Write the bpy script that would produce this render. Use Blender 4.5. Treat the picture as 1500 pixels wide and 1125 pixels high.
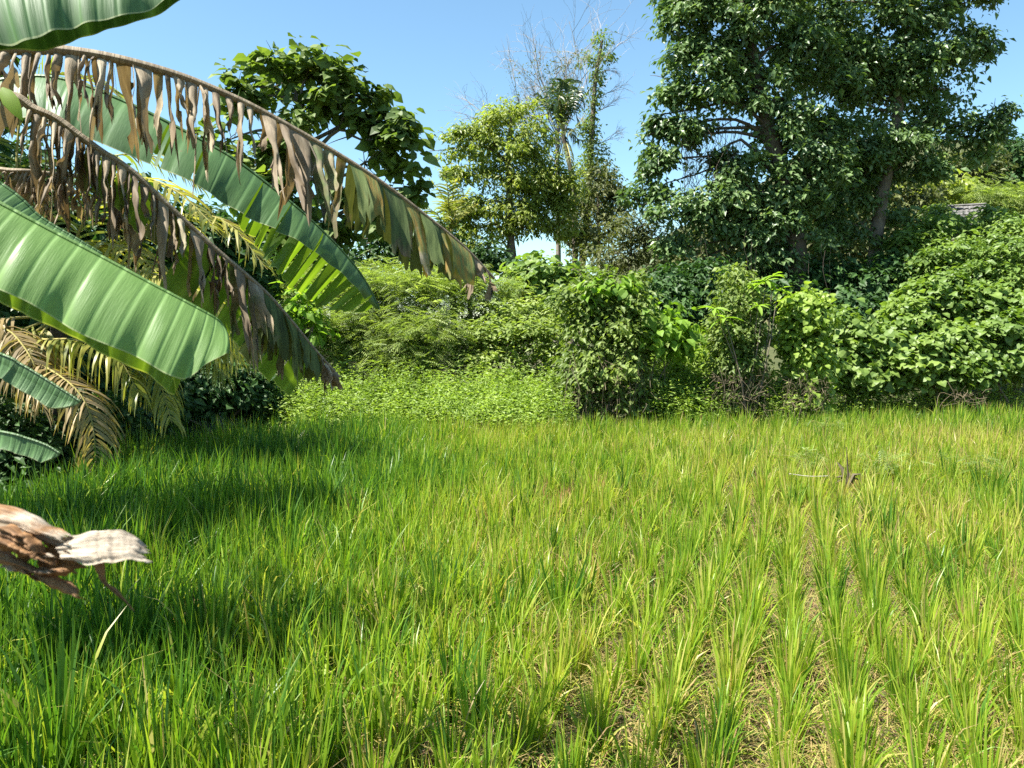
import bpy, math
import numpy as np
from mathutils import Matrix, Vector

for o in list(bpy.data.objects):
    bpy.data.objects.remove(o)
SC = bpy.context.scene
COL = SC.collection
R = math.radians

# ------------------------------------------------------------------ camera
CAM = np.array((0.0, 0.0, 2.6))
F = 1133.0
TH = math.atan(92.5 / F)
cam = bpy.data.cameras.new("camera")
cam.sensor_width = 36.0
cam.lens = 36.0 * F / 1500.0
cam.clip_start = 0.05
cam.clip_end = 3000
cam.dof.use_dof = True
cam.dof.focus_distance = 11.0
cam.dof.aperture_fstop = 9.0
camo = bpy.data.objects.new("camera", cam)
camo.location = CAM
camo.rotation_euler = (math.pi / 2 - TH, 0, 0)
COL.objects.link(camo)
SC.camera = camo

# ------------------------------------------------------------------ light
SUN_EL, SUN_AZ = 59.0, 108.0          # azimuth counted from the view direction towards the left
sv = Vector((-math.sin(R(SUN_AZ)) * math.cos(R(SUN_EL)),
             math.cos(R(SUN_AZ)) * math.cos(R(SUN_EL)), math.sin(R(SUN_EL))))
sun = bpy.data.lights.new("sun", 'SUN')
sun.energy = 5.0
sun.angle = R(0.55)
sun.color = (1.0, 0.955, 0.88)
suno = bpy.data.objects.new("sun", sun)
suno.rotation_euler = (-sv).to_track_quat('-Z', 'Y').to_euler()
suno.location = (-20, 5, 40)
COL.objects.link(suno)

W = bpy.data.worlds.new("World")
SC.world = W
W.use_nodes = True
nt = W.node_tree
nt.nodes.clear()
sky = nt.nodes.new("ShaderNodeTexSky")
sky.sky_type = 'NISHITA'
sky.sun_disc = False
sky.sun_elevation = R(SUN_EL)
sky.sun_rotation = R(-SUN_AZ)
sky.air_density = 1.0
sky.dust_density = 0.2
sky.ozone_density = 2.2
bg = nt.nodes.new("ShaderNodeBackground")
bg.inputs["Strength"].default_value = 0.07
wo = nt.nodes.new("ShaderNodeOutputWorld")
tint = nt.nodes.new("ShaderNodeMix")
tint.data_type = 'RGBA'
tint.blend_type = 'MULTIPLY'
tint.inputs[0].default_value = 1.0
tint.inputs[7].default_value = (0.87, 1.02, 0.97, 1.0)
nt.links.new(sky.outputs[0], tint.inputs[6])
nt.links.new(tint.outputs[2], bg.inputs[0])
nt.links.new(bg.outputs[0], wo.inputs[0])

SC.view_settings.view_transform = 'Standard'
SC.view_settings.look = 'None'
SC.view_settings.exposure = 1.8
SC.view_settings.gamma = 1.0
SC.render.engine = 'CYCLES'
cy = SC.cycles
cy.max_bounces = 6
cy.diffuse_bounces = 3
cy.glossy_bounces = 2
cy.transmission_bounces = 4
cy.transparent_max_bounces = 6
cy.use_denoising = False
cy.use_adaptive_sampling = True
cy.adaptive_threshold = 0.01
cy.caustics_reflective = False
cy.caustics_refractive = False

# ------------------------------------------------------------------ helpers
CT, ST = math.cos(TH), math.sin(TH)


def at(px, py, d):
    """the point seen at photo pixel (px, py), d metres ahead"""
    cx, cyy = (px - 750.0) / F, -(py - 562.5) / F
    v = np.array((cx, CT + cyy * ST, -ST + cyy * CT))
    return CAM + v * (d / v[1])


def catmull(P, n):
    P = np.asarray(P, float)
    Q = np.vstack([2 * P[0] - P[1], P, 2 * P[-1] - P[-2]])
    m = len(P) - 1
    out = []
    for u in np.linspace(0, m, n):
        i = min(int(u), m - 1)
        f = u - i
        a, b, c, d = Q[i], Q[i + 1], Q[i + 2], Q[i + 3]
        out.append(0.5 * ((2 * b) + (c - a) * f + (2 * a - 5 * b + 4 * c - d) * f * f + (3 * b - a - 3 * c + d) * f ** 3))
    return np.array(out)


def norm(v):
    return v / np.maximum(np.linalg.norm(v, axis=-1, keepdims=True), 1e-9)


class MB:
    """collects vertices, faces and per-vertex floats of one mesh"""

    def __init__(s):
        s.V, s.Q, s.T, s.A, s.n = [], [], [], {}, 0

    def add(s, V, quads=None, tris=None, **attrs):
        V = np.asarray(V, float).reshape(-1, 3)
        k = len(V)
        if quads is not None and len(quads):
            s.Q.append(np.asarray(quads, np.int64).reshape(-1, 4) + s.n)
        if tris is not None and len(tris):
            s.T.append(np.asarray(tris, np.int64).reshape(-1, 3) + s.n)
        s.V.append(V)
        for key in set(s.A) | set(attrs):
            s.A.setdefault(key, [np.zeros(s.n)] if s.n else [])
            a = attrs.get(key, 0.0)
            s.A[key].append(np.broadcast_to(np.asarray(a, float).reshape(-1) if np.ndim(a) else a, (k,)))
        s.n += k

    def grid(s, G, **attrs):
        """G (nu, nv, 3)"""
        nu, nv = G.shape[:2]
        i = np.arange(nu * nv).reshape(nu, nv)
        q = np.stack([i[:-1, :-1], i[1:, :-1], i[1:, 1:], i[:-1, 1:]], -1).reshape(-1, 4)
        s.add(G, quads=q, **{k: (np.asarray(v).reshape(-1) if np.ndim(v) else v) for k, v in attrs.items()})

    def tube(s, P, r, sides=6, **attrs):
        P = np.asarray(P, float)
        n = len(P)
        r = np.broadcast_to(np.asarray(r, float), (n,))
        T = norm(np.gradient(P, axis=0))
        ref = np.array((0.31, 0.95, 0.05)) if abs(T[:, 2]).mean() > 0.7 else np.array((0, 0, 1.0))
        X = norm(np.cross(T, ref))
        Y = np.cross(T, X)
        a = np.linspace(0, 2 * math.pi, sides + 1)
        G = P[:, None] + r[:, None, None] * (np.cos(a)[None, :, None] * X[:, None] + np.sin(a)[None, :, None] * Y[:, None])
        s.grid(G, **attrs)

    def mesh(s, name, mats, origin=(0, 0, 0), smooth=True):
        me = bpy.data.meshes.new(name)
        V = np.concatenate(s.V) - np.asarray(origin)
        Q = np.concatenate(s.Q) if s.Q else np.zeros((0, 4), np.int64)
        T = np.concatenate(s.T) if s.T else np.zeros((0, 3), np.int64)
        me.vertices.add(len(V))
        me.vertices.foreach_set("co", V.astype(np.float32).ravel())
        me.loops.add(Q.size + T.size)
        me.loops.foreach_set("vertex_index", np.concatenate([Q.ravel(), T.ravel()]).astype(np.int32))
        tot = np.concatenate([np.full(len(Q), 4), np.full(len(T), 3)]).astype(np.int32)
        st = np.concatenate([[0], np.cumsum(tot)[:-1]]).astype(np.int32)
        me.polygons.add(len(tot))
        me.polygons.foreach_set("loop_start", st)
        me.polygons.foreach_set("loop_total", tot)
        for k, a in s.A.items():
            at_ = me.attributes.new(k, 'FLOAT', 'POINT')
            at_.data.foreach_set("value", np.concatenate(a).astype(np.float32))
        me.update(calc_edges=True)
        me.polygons.foreach_set("use_smooth", np.full(len(tot), smooth))
        for m in (mats if isinstance(mats, (list, tuple)) else [mats]):
            me.materials.append(m)
        return me

    def obj(s, name, mat, parent=None, smooth=True, kind=None):
        o_ = np.asarray(parent.location) if parent and not parent.parent else (0, 0, 0)
        if parent and parent.parent:
            o_ = np.asarray(parent.parent.location)
        o = bpy.data.objects.new(name, s.mesh(name, mat, o_, smooth))
        COL.objects.link(o)
        if parent:
            o.parent = parent
        if kind:
            o["kind"] = kind
        return o


def tag(o, label, cat, group=None, kind=None):
    if label:
        o["label"] = label
    if cat:
        o["category"] = cat
    if group:
        o["group"] = group
    if kind:
        o["kind"] = kind
    return o


def thing(name, label, cat, loc, group=None):
    o = bpy.data.objects.new(name, None)
    COL.objects.link(o)
    o.location = tuple(loc)
    o.empty_display_size = 0.2
    return tag(o, label, cat, group)


# ------------------------------------------------------------------ materials
class NT:
    def __init__(s, name):
        s.m = bpy.data.materials.new(name)
        s.m.use_nodes = True
        s.t = s.m.node_tree
        s.t.nodes.clear()
        s.out = s.n("ShaderNodeOutputMaterial")

    def n(s, kind, **kw):
        nd = s.t.nodes.new(kind)
        for k, v in kw.items():
            setattr(nd, k, v)
        return nd

    def l(s, a, b):
        s.t.links.new(a, b)

    def attr(s, name):
        return s.n("ShaderNodeAttribute", attribute_name=name).outputs["Fac"]

    def math(s, op, a, b=None):
        nd = s.n("ShaderNodeMath", operation=op)
        for i, x in enumerate((a, b)):
            if x is None:
                continue
            if isinstance(x, (int, float)):
                nd.inputs[i].default_value = x
            else:
                s.l(x, nd.inputs[i])
        return nd.outputs[0]

    def ramp(s, fac, stops):
        nd = s.n("ShaderNodeValToRGB")
        e = nd.color_ramp.elements
        while len(e) < len(stops):
            e.new(0.5)
        for el, (p, c) in zip(e, stops):
            el.position = p
            el.color = (*c, 1)
        s.l(fac, nd.inputs[0])
        return nd.outputs[0]

    def noise(s, scale, vec=None, detail=3.0, rough=0.55):
        nd = s.n("ShaderNodeTexNoise")
        nd.inputs["Scale"].default_value = scale
        nd.inputs["Detail"].default_value = detail
        nd.inputs["Roughness"].default_value = rough
        if vec is not None:
            s.l(vec, nd.inputs["Vector"])
        return nd.outputs["Fac"]

    def mix(s, fac, a, b, mode='MIX'):
        nd = s.n("ShaderNodeMix", data_type='RGBA', blend_type=mode)
        for i, x in ((0, fac), (6, a), (7, b)):
            if isinstance(x, (int, float)):
                nd.inputs[i].default_value = x
            elif isinstance(x, tuple):
                nd.inputs[i].default_value = (*x, 1)
            else:
                s.l(x, nd.inputs[i])
        return nd.outputs[2]

    def leafy(s, color, trans, rough, spec=0.4, tcol=(1.5, 1.6, 0.6), bump=None, bstr=0.3, bdist=0.01):
        p = s.n("ShaderNodeBsdfPrincipled")
        s.l(color, p.inputs["Base Color"])
        if isinstance(rough, (int, float)):
            p.inputs["Roughness"].default_value = rough
        else:
            s.l(rough, p.inputs["Roughness"])
        p.inputs["Specular IOR Level"].default_value = spec
        tr = s.n("ShaderNodeBsdfTranslucent")
        s.l(s.mix(1.0, color, tcol, 'MULTIPLY'), tr.inputs["Color"])
        if bump is not None:
            b = s.n("ShaderNodeBump")
            b.inputs["Strength"].default_value = bstr
            b.inputs["Distance"].default_value = bdist
            s.l(bump, b.inputs["Height"])
            s.l(b.outputs[0], p.inputs["Normal"])
        mx = s.n("ShaderNodeMixShader")
        mx.inputs[0].default_value = trans
        s.l(p.outputs[0], mx.inputs[1])
        s.l(tr.outputs[0], mx.inputs[2])
        s.l(mx.outputs[0], s.out.inputs["Surface"])
        return s.m


def leaf_mat(name, dark, mid, light, trans=0.38, rough=0.42, spec=0.45, patch=0.6, odd=None):
    m = NT(name)
    r = m.attr("rnd")
    geo = m.n("ShaderNodeNewGeometry")
    big = m.noise(patch, geo.outputs["Position"], 2.0)
    f = m.math('ADD', m.math('MULTIPLY', r, 0.72), m.math('MULTIPLY', m.math('SUBTRACT', big, 0.36), 1.0))
    stops = [(0.08, dark), (0.45, mid), (0.85, light)]
    if odd:
        stops.append((0.985, odd))
    return m.leafy(m.ramp(f, stops), trans, rough, spec)


M = {}
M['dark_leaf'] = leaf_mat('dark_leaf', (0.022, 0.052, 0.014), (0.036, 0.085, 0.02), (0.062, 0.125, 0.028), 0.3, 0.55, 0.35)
M['big_tree_leaf'] = leaf_mat('big_tree_leaf', (0.05, 0.092, 0.032), (0.095, 0.158, 0.05), (0.165, 0.24, 0.082), 0.32, 0.42, 0.5, odd=(0.17, 0.16, 0.04))
M['bread_leaf'] = leaf_mat('breadfruit_leaf', (0.055, 0.09, 0.022), (0.105, 0.16, 0.034), (0.185, 0.245, 0.05), 0.36, 0.58, 0.35, odd=(0.22, 0.22, 0.05))
M['light_leaf'] = leaf_mat('light_leaf', (0.13, 0.18, 0.036), (0.215, 0.265, 0.052), (0.305, 0.345, 0.08), 0.46, 0.42, 0.45, odd=(0.28, 0.25, 0.07))
M['lime_leaf'] = leaf_mat('lime_leaf', (0.09, 0.17, 0.022), (0.15, 0.26, 0.03), (0.22, 0.34, 0.045), 0.45, 0.58, 0.3)
M['shrub_leaf'] = leaf_mat('shrub_leaf', (0.075, 0.128, 0.026), (0.13, 0.205, 0.042), (0.205, 0.285, 0.062), 0.4, 0.48, 0.38)
M['feather_leaf'] = leaf_mat('feather_leaf', (0.12, 0.17, 0.046), (0.2, 0.265, 0.07), (0.285, 0.345, 0.1), 0.42, 0.5, 0.35)
M['creeper_leaf'] = leaf_mat('creeper_leaf', (0.12, 0.185, 0.03), (0.2, 0.29, 0.046), (0.285, 0.375, 0.075), 0.44, 0.46, 0.35)
M['vine_leaf'] = leaf_mat('vine_leaf', (0.075, 0.12, 0.026), (0.135, 0.19, 0.042), (0.21, 0.275, 0.062), 0.4, 0.52, 0.35)
M['olive_leaf'] = leaf_mat('olive_leaf', (0.055, 0.075, 0.025), (0.09, 0.11, 0.036), (0.15, 0.16, 0.05), 0.36, 0.5, 0.3, odd=(0.25, 0.19, 0.08))
M['dry_vine'] = leaf_mat('dry_vine', (0.06, 0.05, 0.032), (0.12, 0.1, 0.06), (0.2, 0.16, 0.1), 0.2, 0.7, 0.2)
M['palm_leaf'] = leaf_mat('palm_leaf', (0.09, 0.13, 0.025), (0.19, 0.22, 0.045), (0.38, 0.34, 0.085), 0.42, 0.4, 0.45, odd=(0.36, 0.27, 0.06))
M['palm_dry'] = leaf_mat('palm_dry', (0.15, 0.115, 0.08), (0.27, 0.21, 0.115), (0.42, 0.3, 0.1), 0.35, 0.5, 0.35, odd=(0.5, 0.3, 0.08))
M['palm_dark'] = leaf_mat('palm_dark', (0.03, 0.055, 0.02), (0.05, 0.085, 0.03), (0.09, 0.13, 0.045), 0.3, 0.4, 0.5)
M['twig_grey'] = leaf_mat('twig_grey', (0.2, 0.17, 0.14), (0.3, 0.26, 0.22), (0.36, 0.32, 0.28), 0.02, 0.8, 0.2)


def bark_mat(name, a, b, scale=9.0):
    m = NT(name)
    geo = m.n("ShaderNodeNewGeometry")
    mp = m.n("ShaderNodeMapping")
    mp.inputs["Scale"].default_value = (1, 1, 0.25)
    m.l(geo.outputs["Position"], mp.inputs["Vector"])
    n1 = m.noise(scale, mp.outputs[0], 6.0, 0.7)
    c = m.ramp(n1, [(0.3, a), (0.7, b)])
    return m.leafy(c, 0.0, 0.85, 0.2, bump=n1, bstr=0.8, bdist=0.03)


M['bark'] = bark_mat('bark', (0.07, 0.055, 0.042), (0.2, 0.165, 0.13))
M['bark_dark'] = bark_mat('bark_dark', (0.045, 0.035, 0.026), (0.12, 0.095, 0.07))
M['stem'] = bark_mat('banana_stem', (0.09, 0.1, 0.04), (0.22, 0.2, 0.1), 6)
M['rachis'] = bark_mat('rachis', (0.22, 0.2, 0.06), (0.34, 0.29, 0.1), 12)


def rice_mat():
    m = NT('rice_blade')
    f = m.attr('hue')
    v = m.attr('v')
    f2 = m.math('ADD', f, m.math('MULTIPLY', m.math('POWER', v, 2.0), 0.10))
    c = m.ramp(f2, [(0.0, (0.03, 0.09, 0.016)), (0.28, (0.066, 0.16, 0.018)), (0.5, (0.17, 0.285, 0.02)),
                    (0.68, (0.31, 0.375, 0.04)), (0.82, (0.42, 0.39, 0.11)), (0.93, (0.36, 0.26, 0.12)), (1.0, (0.3, 0.17, 0.09))])
    return m.leafy(c, 0.45, 0.4, 0.4, tcol=(1.5, 1.5, 0.7))


M['rice'] = rice_mat()


def banana_mat(name, a, b, tcol, rough=0.33, freq=150.0, brown=0.0, trans=0.3, bs=.3, bd=.005):
    m = NT(name)
    t, v, r = m.attr('t'), m.attr('v'), m.attr('rnd')
    vein = m.math('SINE', m.math('MULTIPLY', t, freq))
    cmb = m.n("ShaderNodeCombineXYZ")
    m.l(m.math('MULTIPLY', t, 60.0), cmb.inputs[0])
    m.l(m.math('MULTIPLY', v, 2.0), cmb.inputs[1])
    m.l(m.math('MULTIPLY', r, 7.0), cmb.inputs[2])
    n = m.noise(1.0, cmb.outputs[0], 4.0)
    cmb2 = m.n("ShaderNodeCombineXYZ")
    m.l(m.math('MULTIPLY', t, 320.0), cmb2.inputs[0])
    m.l(m.math('MULTIPLY', v, 4.0), cmb2.inputs[1])
    fine = m.noise(1.0, cmb2.outputs[0], 2.0)
    geo = m.n("ShaderNodeNewGeometry")
    blot = m.noise(5.0, geo.outputs["Position"], 4.0)
    line = m.math('POWER', m.math('ADD', m.math('MULTIPLY', vein, 0.5), 0.5), 9.0)
    fac = m.math('ADD', m.math('MULTIPLY', n, 0.7), m.math('ADD', m.math('MULTIPLY', vein, 0.07), m.math('MULTIPLY', m.math('SUBTRACT', fine, .5), 0.35)))
    c = m.ramp(fac, [(0.15, a), (0.6, b)])
    c = m.mix(m.math('MULTIPLY', line, 0.22), c, tuple(min(1, x * 1.9 + .04) for x in b))
    # pale margin along the blade's edge and a few brown specks
    c = m.mix(m.math('MULTIPLY', m.math('GREATER_THAN', v, 0.985), 0.6), c, (0.38, 0.4, 0.2))
    c = m.mix(m.math('MULTIPLY', m.math('GREATER_THAN', blot, 0.70), 0.55), c, (0.16, 0.11, 0.05))
    if brown:
        e = m.math('GREATER_THAN', m.math('ADD', m.math('MULTIPLY', blot, 0.7), m.math('MULTIPLY', v, 0.42)), 1.02 - brown)
        c = m.mix(m.math('MULTIPLY', e, 0.85), c, (0.17, 0.1, 0.05))
    h = m.math('ADD', m.math('MULTIPLY', line, 1.3), m.math('ADD', m.math('MULTIPLY', n, 0.45), m.math('MULTIPLY', fine, 0.7)))
    return m.leafy(c, trans, m.math('ADD', rough, m.math('MULTIPLY', m.math('SUBTRACT', blot, .5), .35)), 0.4, tcol=tcol, bump=h, bstr=bs, bdist=bd)


M['banana_green'] = banana_mat('banana_green', (0.115, 0.215, 0.05), (0.17, 0.285, 0.08), (1.0, 1.4, 0.25), rough=.52, bs=.3, bd=.004)
M['banana_deep'] = banana_mat('banana_deep', (0.05, 0.11, 0.032), (0.085, 0.165, 0.052), (1.3, 1.5, 0.3), rough=.5, freq=190, trans=.16)
M['banana_strip'] = banana_mat('banana_strip', (0.07, 0.13, 0.025), (0.12, 0.19, 0.04), (1.9, 1.9, 0.3), rough=.45, freq=190, trans=.5)
M['banana_old'] = banana_mat('banana_old', (0.085, 0.115, 0.035), (0.15, 0.175, 0.06), (1.6, 1.35, 0.3), rough=0.5, freq=170, brown=0.2)


def dry_mat():
    m = NT('dry_banana')
    t, v, r, d = m.attr('t'), m.attr('v'), m.attr('rnd'), m.attr('dry')
    cmb = m.n("ShaderNodeCombineXYZ")
    m.l(m.math('MULTIPLY', t, 210.0), cmb.inputs[0])
    m.l(m.math('MULTIPLY', v, 2.2), cmb.inputs[1])
    m.l(m.math('MULTIPLY', r, 9.0), cmb.inputs[2])
    n = m.noise(1.0, cmb.outputs[0], 5.0, 0.65)
    geo = m.n("ShaderNodeNewGeometry")
    n2 = m.noise(14.0, geo.outputs["Position"], 4.0)
    f = m.math('ADD', m.math('MULTIPLY', n, 0.65), m.math('MULTIPLY', r, 0.35))
    brown = m.ramp(f, [(0.2, (0.04, 0.028, 0.017)), (0.42, (0.17, 0.13, 0.083)), (0.62, (0.34, 0.28, 0.19)), (0.84, (0.56, 0.5, 0.36))])
    olive = m.ramp(f, [(0.2, (0.035, 0.035, 0.014)), (0.36, (0.065, 0.095, 0.03)), (0.6, (0.135, 0.175, 0.055)), (0.75, (0.27, 0.17, 0.04)), (0.9, (0.22, 0.11, 0.04))])
    dd = m.math('ADD', d, m.math('MULTIPLY', m.math('SUBTRACT', n2, 0.5), 0.9))
    nd = m.n("ShaderNodeClamp")
    m.l(m.math('MULTIPLY', m.math('SUBTRACT', dd, 0.38), 4.0), nd.inputs[0])
    c = m.mix(nd.outputs[0], olive, brown)
    return m.leafy(c, 0.2, 0.7, 0.25, tcol=(1.2, 1.0, 0.55), bump=n, bstr=0.7, bdist=0.006)


M['dry'] = dry_mat()


def withered_mat():
    m = NT('withered')
    t, v, r = m.attr('t'), m.attr('v'), m.attr('rnd')
    cmb = m.n("ShaderNodeCombineXYZ")
    m.l(m.math('MULTIPLY', t, 260.0), cmb.inputs[0])
    m.l(m.math('MULTIPLY', v, 6.0), cmb.inputs[1])
    m.l(m.math('MULTIPLY', r, 9.0), cmb.inputs[2])
    n = m.noise(1.0, cmb.outputs[0], 6.0, 0.7)
    geo = m.n("ShaderNodeNewGeometry")
    n2 = m.noise(22.0, geo.outputs["Position"], 4.0)
    pale = m.ramp(n, [(0.3, (0.06, 0.044, 0.033)), (0.45, (0.29, 0.235, 0.17)), (0.64, (0.58, 0.51, 0.4))])
    rust = m.ramp(n, [(0.28, (0.045, 0.027, 0.015)), (0.5, (0.2, 0.105, 0.045)), (0.72, (0.45, 0.27, 0.12))])
    f = m.n("ShaderNodeClamp")
    m.l(m.math('MULTIPLY', m.math('SUBTRACT', m.math('ADD', r, m.math('MULTIPLY', m.math('SUBTRACT', n2, .5), 1.5)), 0.5), 3.5), f.inputs[0])
    return m.leafy(m.mix(f.outputs[0], rust, pale), 0.15, 0.65, 0.3, tcol=(1.3, 0.9, 0.5), bump=m.math('ADD', n, n2), bstr=0.6, bdist=0.003)


M['withered'] = withered_mat()


def ground_mat(name, a, b, c, s1=0.5, s2=9.0):
    m = NT(name)
    geo = m.n("ShaderNodeNewGeometry")
    n1 = m.noise(s1, geo.outputs["Position"], 5.0)
    n2 = m.noise(s2, geo.outputs["Position"], 8.0, 0.7)
    col = m.ramp(m.math('ADD', m.math('MULTIPLY', n1, 0.5), m.math('MULTIPLY', n2, 0.5)), [(0.34, a), (0.5, b), (0.66, c)])
    p = m.n("ShaderNodeBsdfPrincipled")
    p.inputs["Roughness"].default_value = 0.95
    p.inputs["Specular IOR Level"].default_value = 0.15
    m.l(col, p.inputs["Base Color"])
    bp = m.n("ShaderNodeBump")
    bp.inputs["Strength"].default_value = 0.9
    bp.inputs["Distance"].default_value = 0.05
    m.l(n2, bp.inputs["Height"])
    m.l(bp.outputs[0], p.inputs["Normal"])
    m.l(p.outputs[0], m.out.inputs["Surface"])
    return m.m


M['soil'] = ground_mat('paddy_soil', (0.05, 0.038, 0.024), (0.12, 0.092, 0.058), (0.24, 0.19, 0.12), 0.9, 22)
M['forest_floor'] = ground_mat('forest_floor', (0.035, 0.045, 0.018), (0.06, 0.07, 0.028), (0.11, 0.095, 0.05), 0.4, 5)


# ------------------------------------------------------------------ ground
def sstep(a, b, x):
    t = np.clip((x - a) / (b - a), 0, 1)
    return t * t * (3 - 2 * t)


LEFT_X = -6.6


def edge_y(x):
    return 16.2 + 1.2 * sstep(-5, 2, x) + 1.6 * sstep(3, 12, x)


def terrain(x, y):
    x, y = np.asarray(x, float), np.asarray(y, float)
    z = 0.35 * sstep(edge_y(x), edge_y(x) + 3, y)
    z = np.maximum(z, 0.35 * sstep(LEFT_X - 0.2, LEFT_X - 1.2, x))
    z = z + sstep(7, 22, x - 0.12 * (y - 30)) * np.clip(y - 20.5, 0, 45) * 0.34
    z = z + 0.05 * np.clip(y - 24, 0, 40) * sstep(-30, 0, x) + 0.04 * (np.sin(x * 1.3 + y * .7) + np.sin(y * 1.1 - x * .4)) * sstep(17, 22, y)
    return z - 3.0 * sstep(70, 200, np.abs(y)) * 0


def ground():
    xs = np.concatenate([[-900, -300, -120], np.linspace(-60, 60, 121), [120, 300, 900]])
    ys = np.concatenate([[-900, -200, -60], np.linspace(-20, 80, 101), [130, 300, 900]])
    X, Y = np.meshgrid(xs, ys, indexing='ij')
    Z = terrain(X, np.minimum(Y, 80))
    g = MB()
    g.grid(np.stack([X, Y, Z - 0.03], -1))
    o = g.obj('ground', M['forest_floor'])
    o["kind"] = "structure"
    g = MB()
    xs, ys = np.linspace(-6.9, 24, 126), np.linspace(-4, 20.5, 100)
    X, Y = np.meshgrid(xs, ys, indexing='ij')
    rng = np.random.default_rng(3)
    Z = np.where(Y > edge_y(X) + 0.6, terrain(X, Y) - 0.2, 0.012 * rng.standard_normal(X.shape) + 0.01)
    g.grid(np.stack([X, Y, Z], -1))
    o = g.obj('paddy_soil', M['soil'])
    o["kind"] = "structure"


ground()

# ------------------------------------------------------------------ foliage machinery
def tmpl_ovate(w=0.5, fold=0.10, droop=0.14):
    V = np.array([(0, 0, 0), (-w / 2, 0.42, fold), (0, 0.45, 0.0), (w / 2, 0.42, fold), (0, 1, -droop)], float)
    T = [(0, 2, 1), (0, 3, 2), (1, 2, 4), (2, 3, 4)]
    return V, np.array(T)


def tmpl_broad(w=0.7, fold=0.09, droop=0.2):
    V = np.array([(0, 0, 0), (-w * .42, .25, fold), (0, .28, .02), (w * .42, .25, fold),
                  (-w * .46, .6, fold * .6), (0, .64, -.02), (w * .46, .6, fold * .6), (0, 1, -droop)], float)
    T = [(0, 2, 1), (0, 3, 2), (1, 2, 5), (1, 5, 4), (2, 3, 6), (2, 6, 5), (4, 5, 7), (5, 6, 7)]
    return V, np.array(T)


def tmpl_long(w=0.24, droop=0.35):
    V, T = [], []
    ys = [0, .25, .55, .82, 1]
    ws = [0.12, .8, 1, .6, 0.02]
    for y, k in zip(ys, ws):
        z = -droop * y * y
        V += [(-w / 2 * k, y, z + .05 * k), (0, y, z), (w / 2 * k, y, z + .05 * k)]
    for i in range(4):
        a = 3 * i
        for j in (0, 1):
            T += [(a + j, a + j + 1, a + j + 4), (a + j, a + j + 4, a + j + 3)]
    return np.array(V), np.array(T)


def tmpl_pinnate(n=7, l=0.28):
    V, T = [], []
    for i in range(n):
        y = 0.12 + 0.86 * i / (n - 1)
        z = -0.25 * y * y
        ll = l * (1 - 0.45 * abs(y - .45))
        for s in (-1, 1):
            k = len(V)
            V += [(0, y - .035, z), (s * ll * .55, y + .015, z - .02), (s * ll, y + .12, z - .06), (s * ll * .5, y + .1, z - .01)]
            T += [(k, k + 1, k + 2), (k, k + 2, k + 3)]
    return np.array(V), np.array(T)


LEAF = {'ovate': tmpl_ovate(), 'slim': tmpl_ovate(0.34, .06, .2), 'broad': tmpl_broad(), 'heart': tmpl_broad(0.95, .1, .25),
        'long': tmpl_long(), 'pinnate': tmpl_pinnate()}


def frames(Y, N):
    Y = norm(Y)
    X = norm(np.cross(Y, N))
    Z = np.cross(X, Y)
    return np.stack([X, Y, Z], -1)          # columns


def place(tm, P, Rm, S):
    V, T = tm
    W_ = np.einsum('nij,vj->nvi', Rm, V) * S[:, None, None] + P[:, None]
    n, k = len(P), len(V)
    TT = T[None] + (np.arange(n) * k)[:, None, None]
    return W_.reshape(-1, 3), TT.reshape(-1, 3), k


def twigs(blobs, n, rng, shell=0.55, clump=0, csize=0.42, fill=0.0):
    """n twig tips spread through the crown's lobes: position and outward direction"""
    C = np.array([at(b[0], b[1], b[4]) for b in blobs])
    Rr = np.array([(b[2] * b[4] / F, (b[5] if len(b) > 5 else (b[2] + b[3]) / 2 * b[4] / F), b[3] * b[4] / F) for b in blobs])
    wgt = (Rr[:, 0] * Rr[:, 2]) ** 0.95 * np.array([b[6] if len(b) > 6 else 1.0 for b in blobs])
    n_all = n
    if clump:
        n = max(4, n // clump)
    idx = rng.choice(len(blobs), n, p=wgt / wgt.sum())
    U = norm(rng.standard_normal((n, 3)))
    rad = shell + (1.12 - shell) * rng.random(n) ** 0.7
    rad *= 1 + 0.1 * np.clip(rng.standard_normal(n), -2, 1.6)
    P = C[idx] + U * Rr[idx] * rad[:, None]
    if clump:
        # every clump is a shallow umbrella of twig tips
        g = rng.integers(n, size=n_all)
        loose = rng.random(n_all) < fill
        P0, U0 = P, U
        rs = csize * (0.5 * (Rr[idx, 0] + Rr[idx, 2])) * (0.7 + 0.6 * rng.random(n))
        a = rng.random(n_all) * 2 * math.pi
        q = np.sqrt(rng.random(n_all))
        H = np.stack([np.cos(a) * q, np.sin(a) * q, 0.32 - 0.75 * q * q + 0.16 * rng.standard_normal(n_all)], -1)
        P = P[g] + H * rs[g][:, None]
        U = norm(np.stack([np.cos(a) * q, np.sin(a) * q, 0.5 - 0.3 * q], -1) + 0.35 * U[g])
        i2 = rng.choice(len(blobs), n_all, p=wgt / wgt.sum())
        U2 = norm(rng.standard_normal((n_all, 3)))
        P2 = C[i2] + U2 * Rr[i2] * (rng.random(n_all) ** .4)[:, None]
        P = np.where(loose[:, None], P2, P)
        U = np.where(loose[:, None], U2, U)
        twigs.tone = np.where(loose, .3 * rng.random(n_all), (rng.random(n) ** 1.0)[g])
    else:
        twigs.tone = rng.random(n_all)
    return P, U


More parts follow.
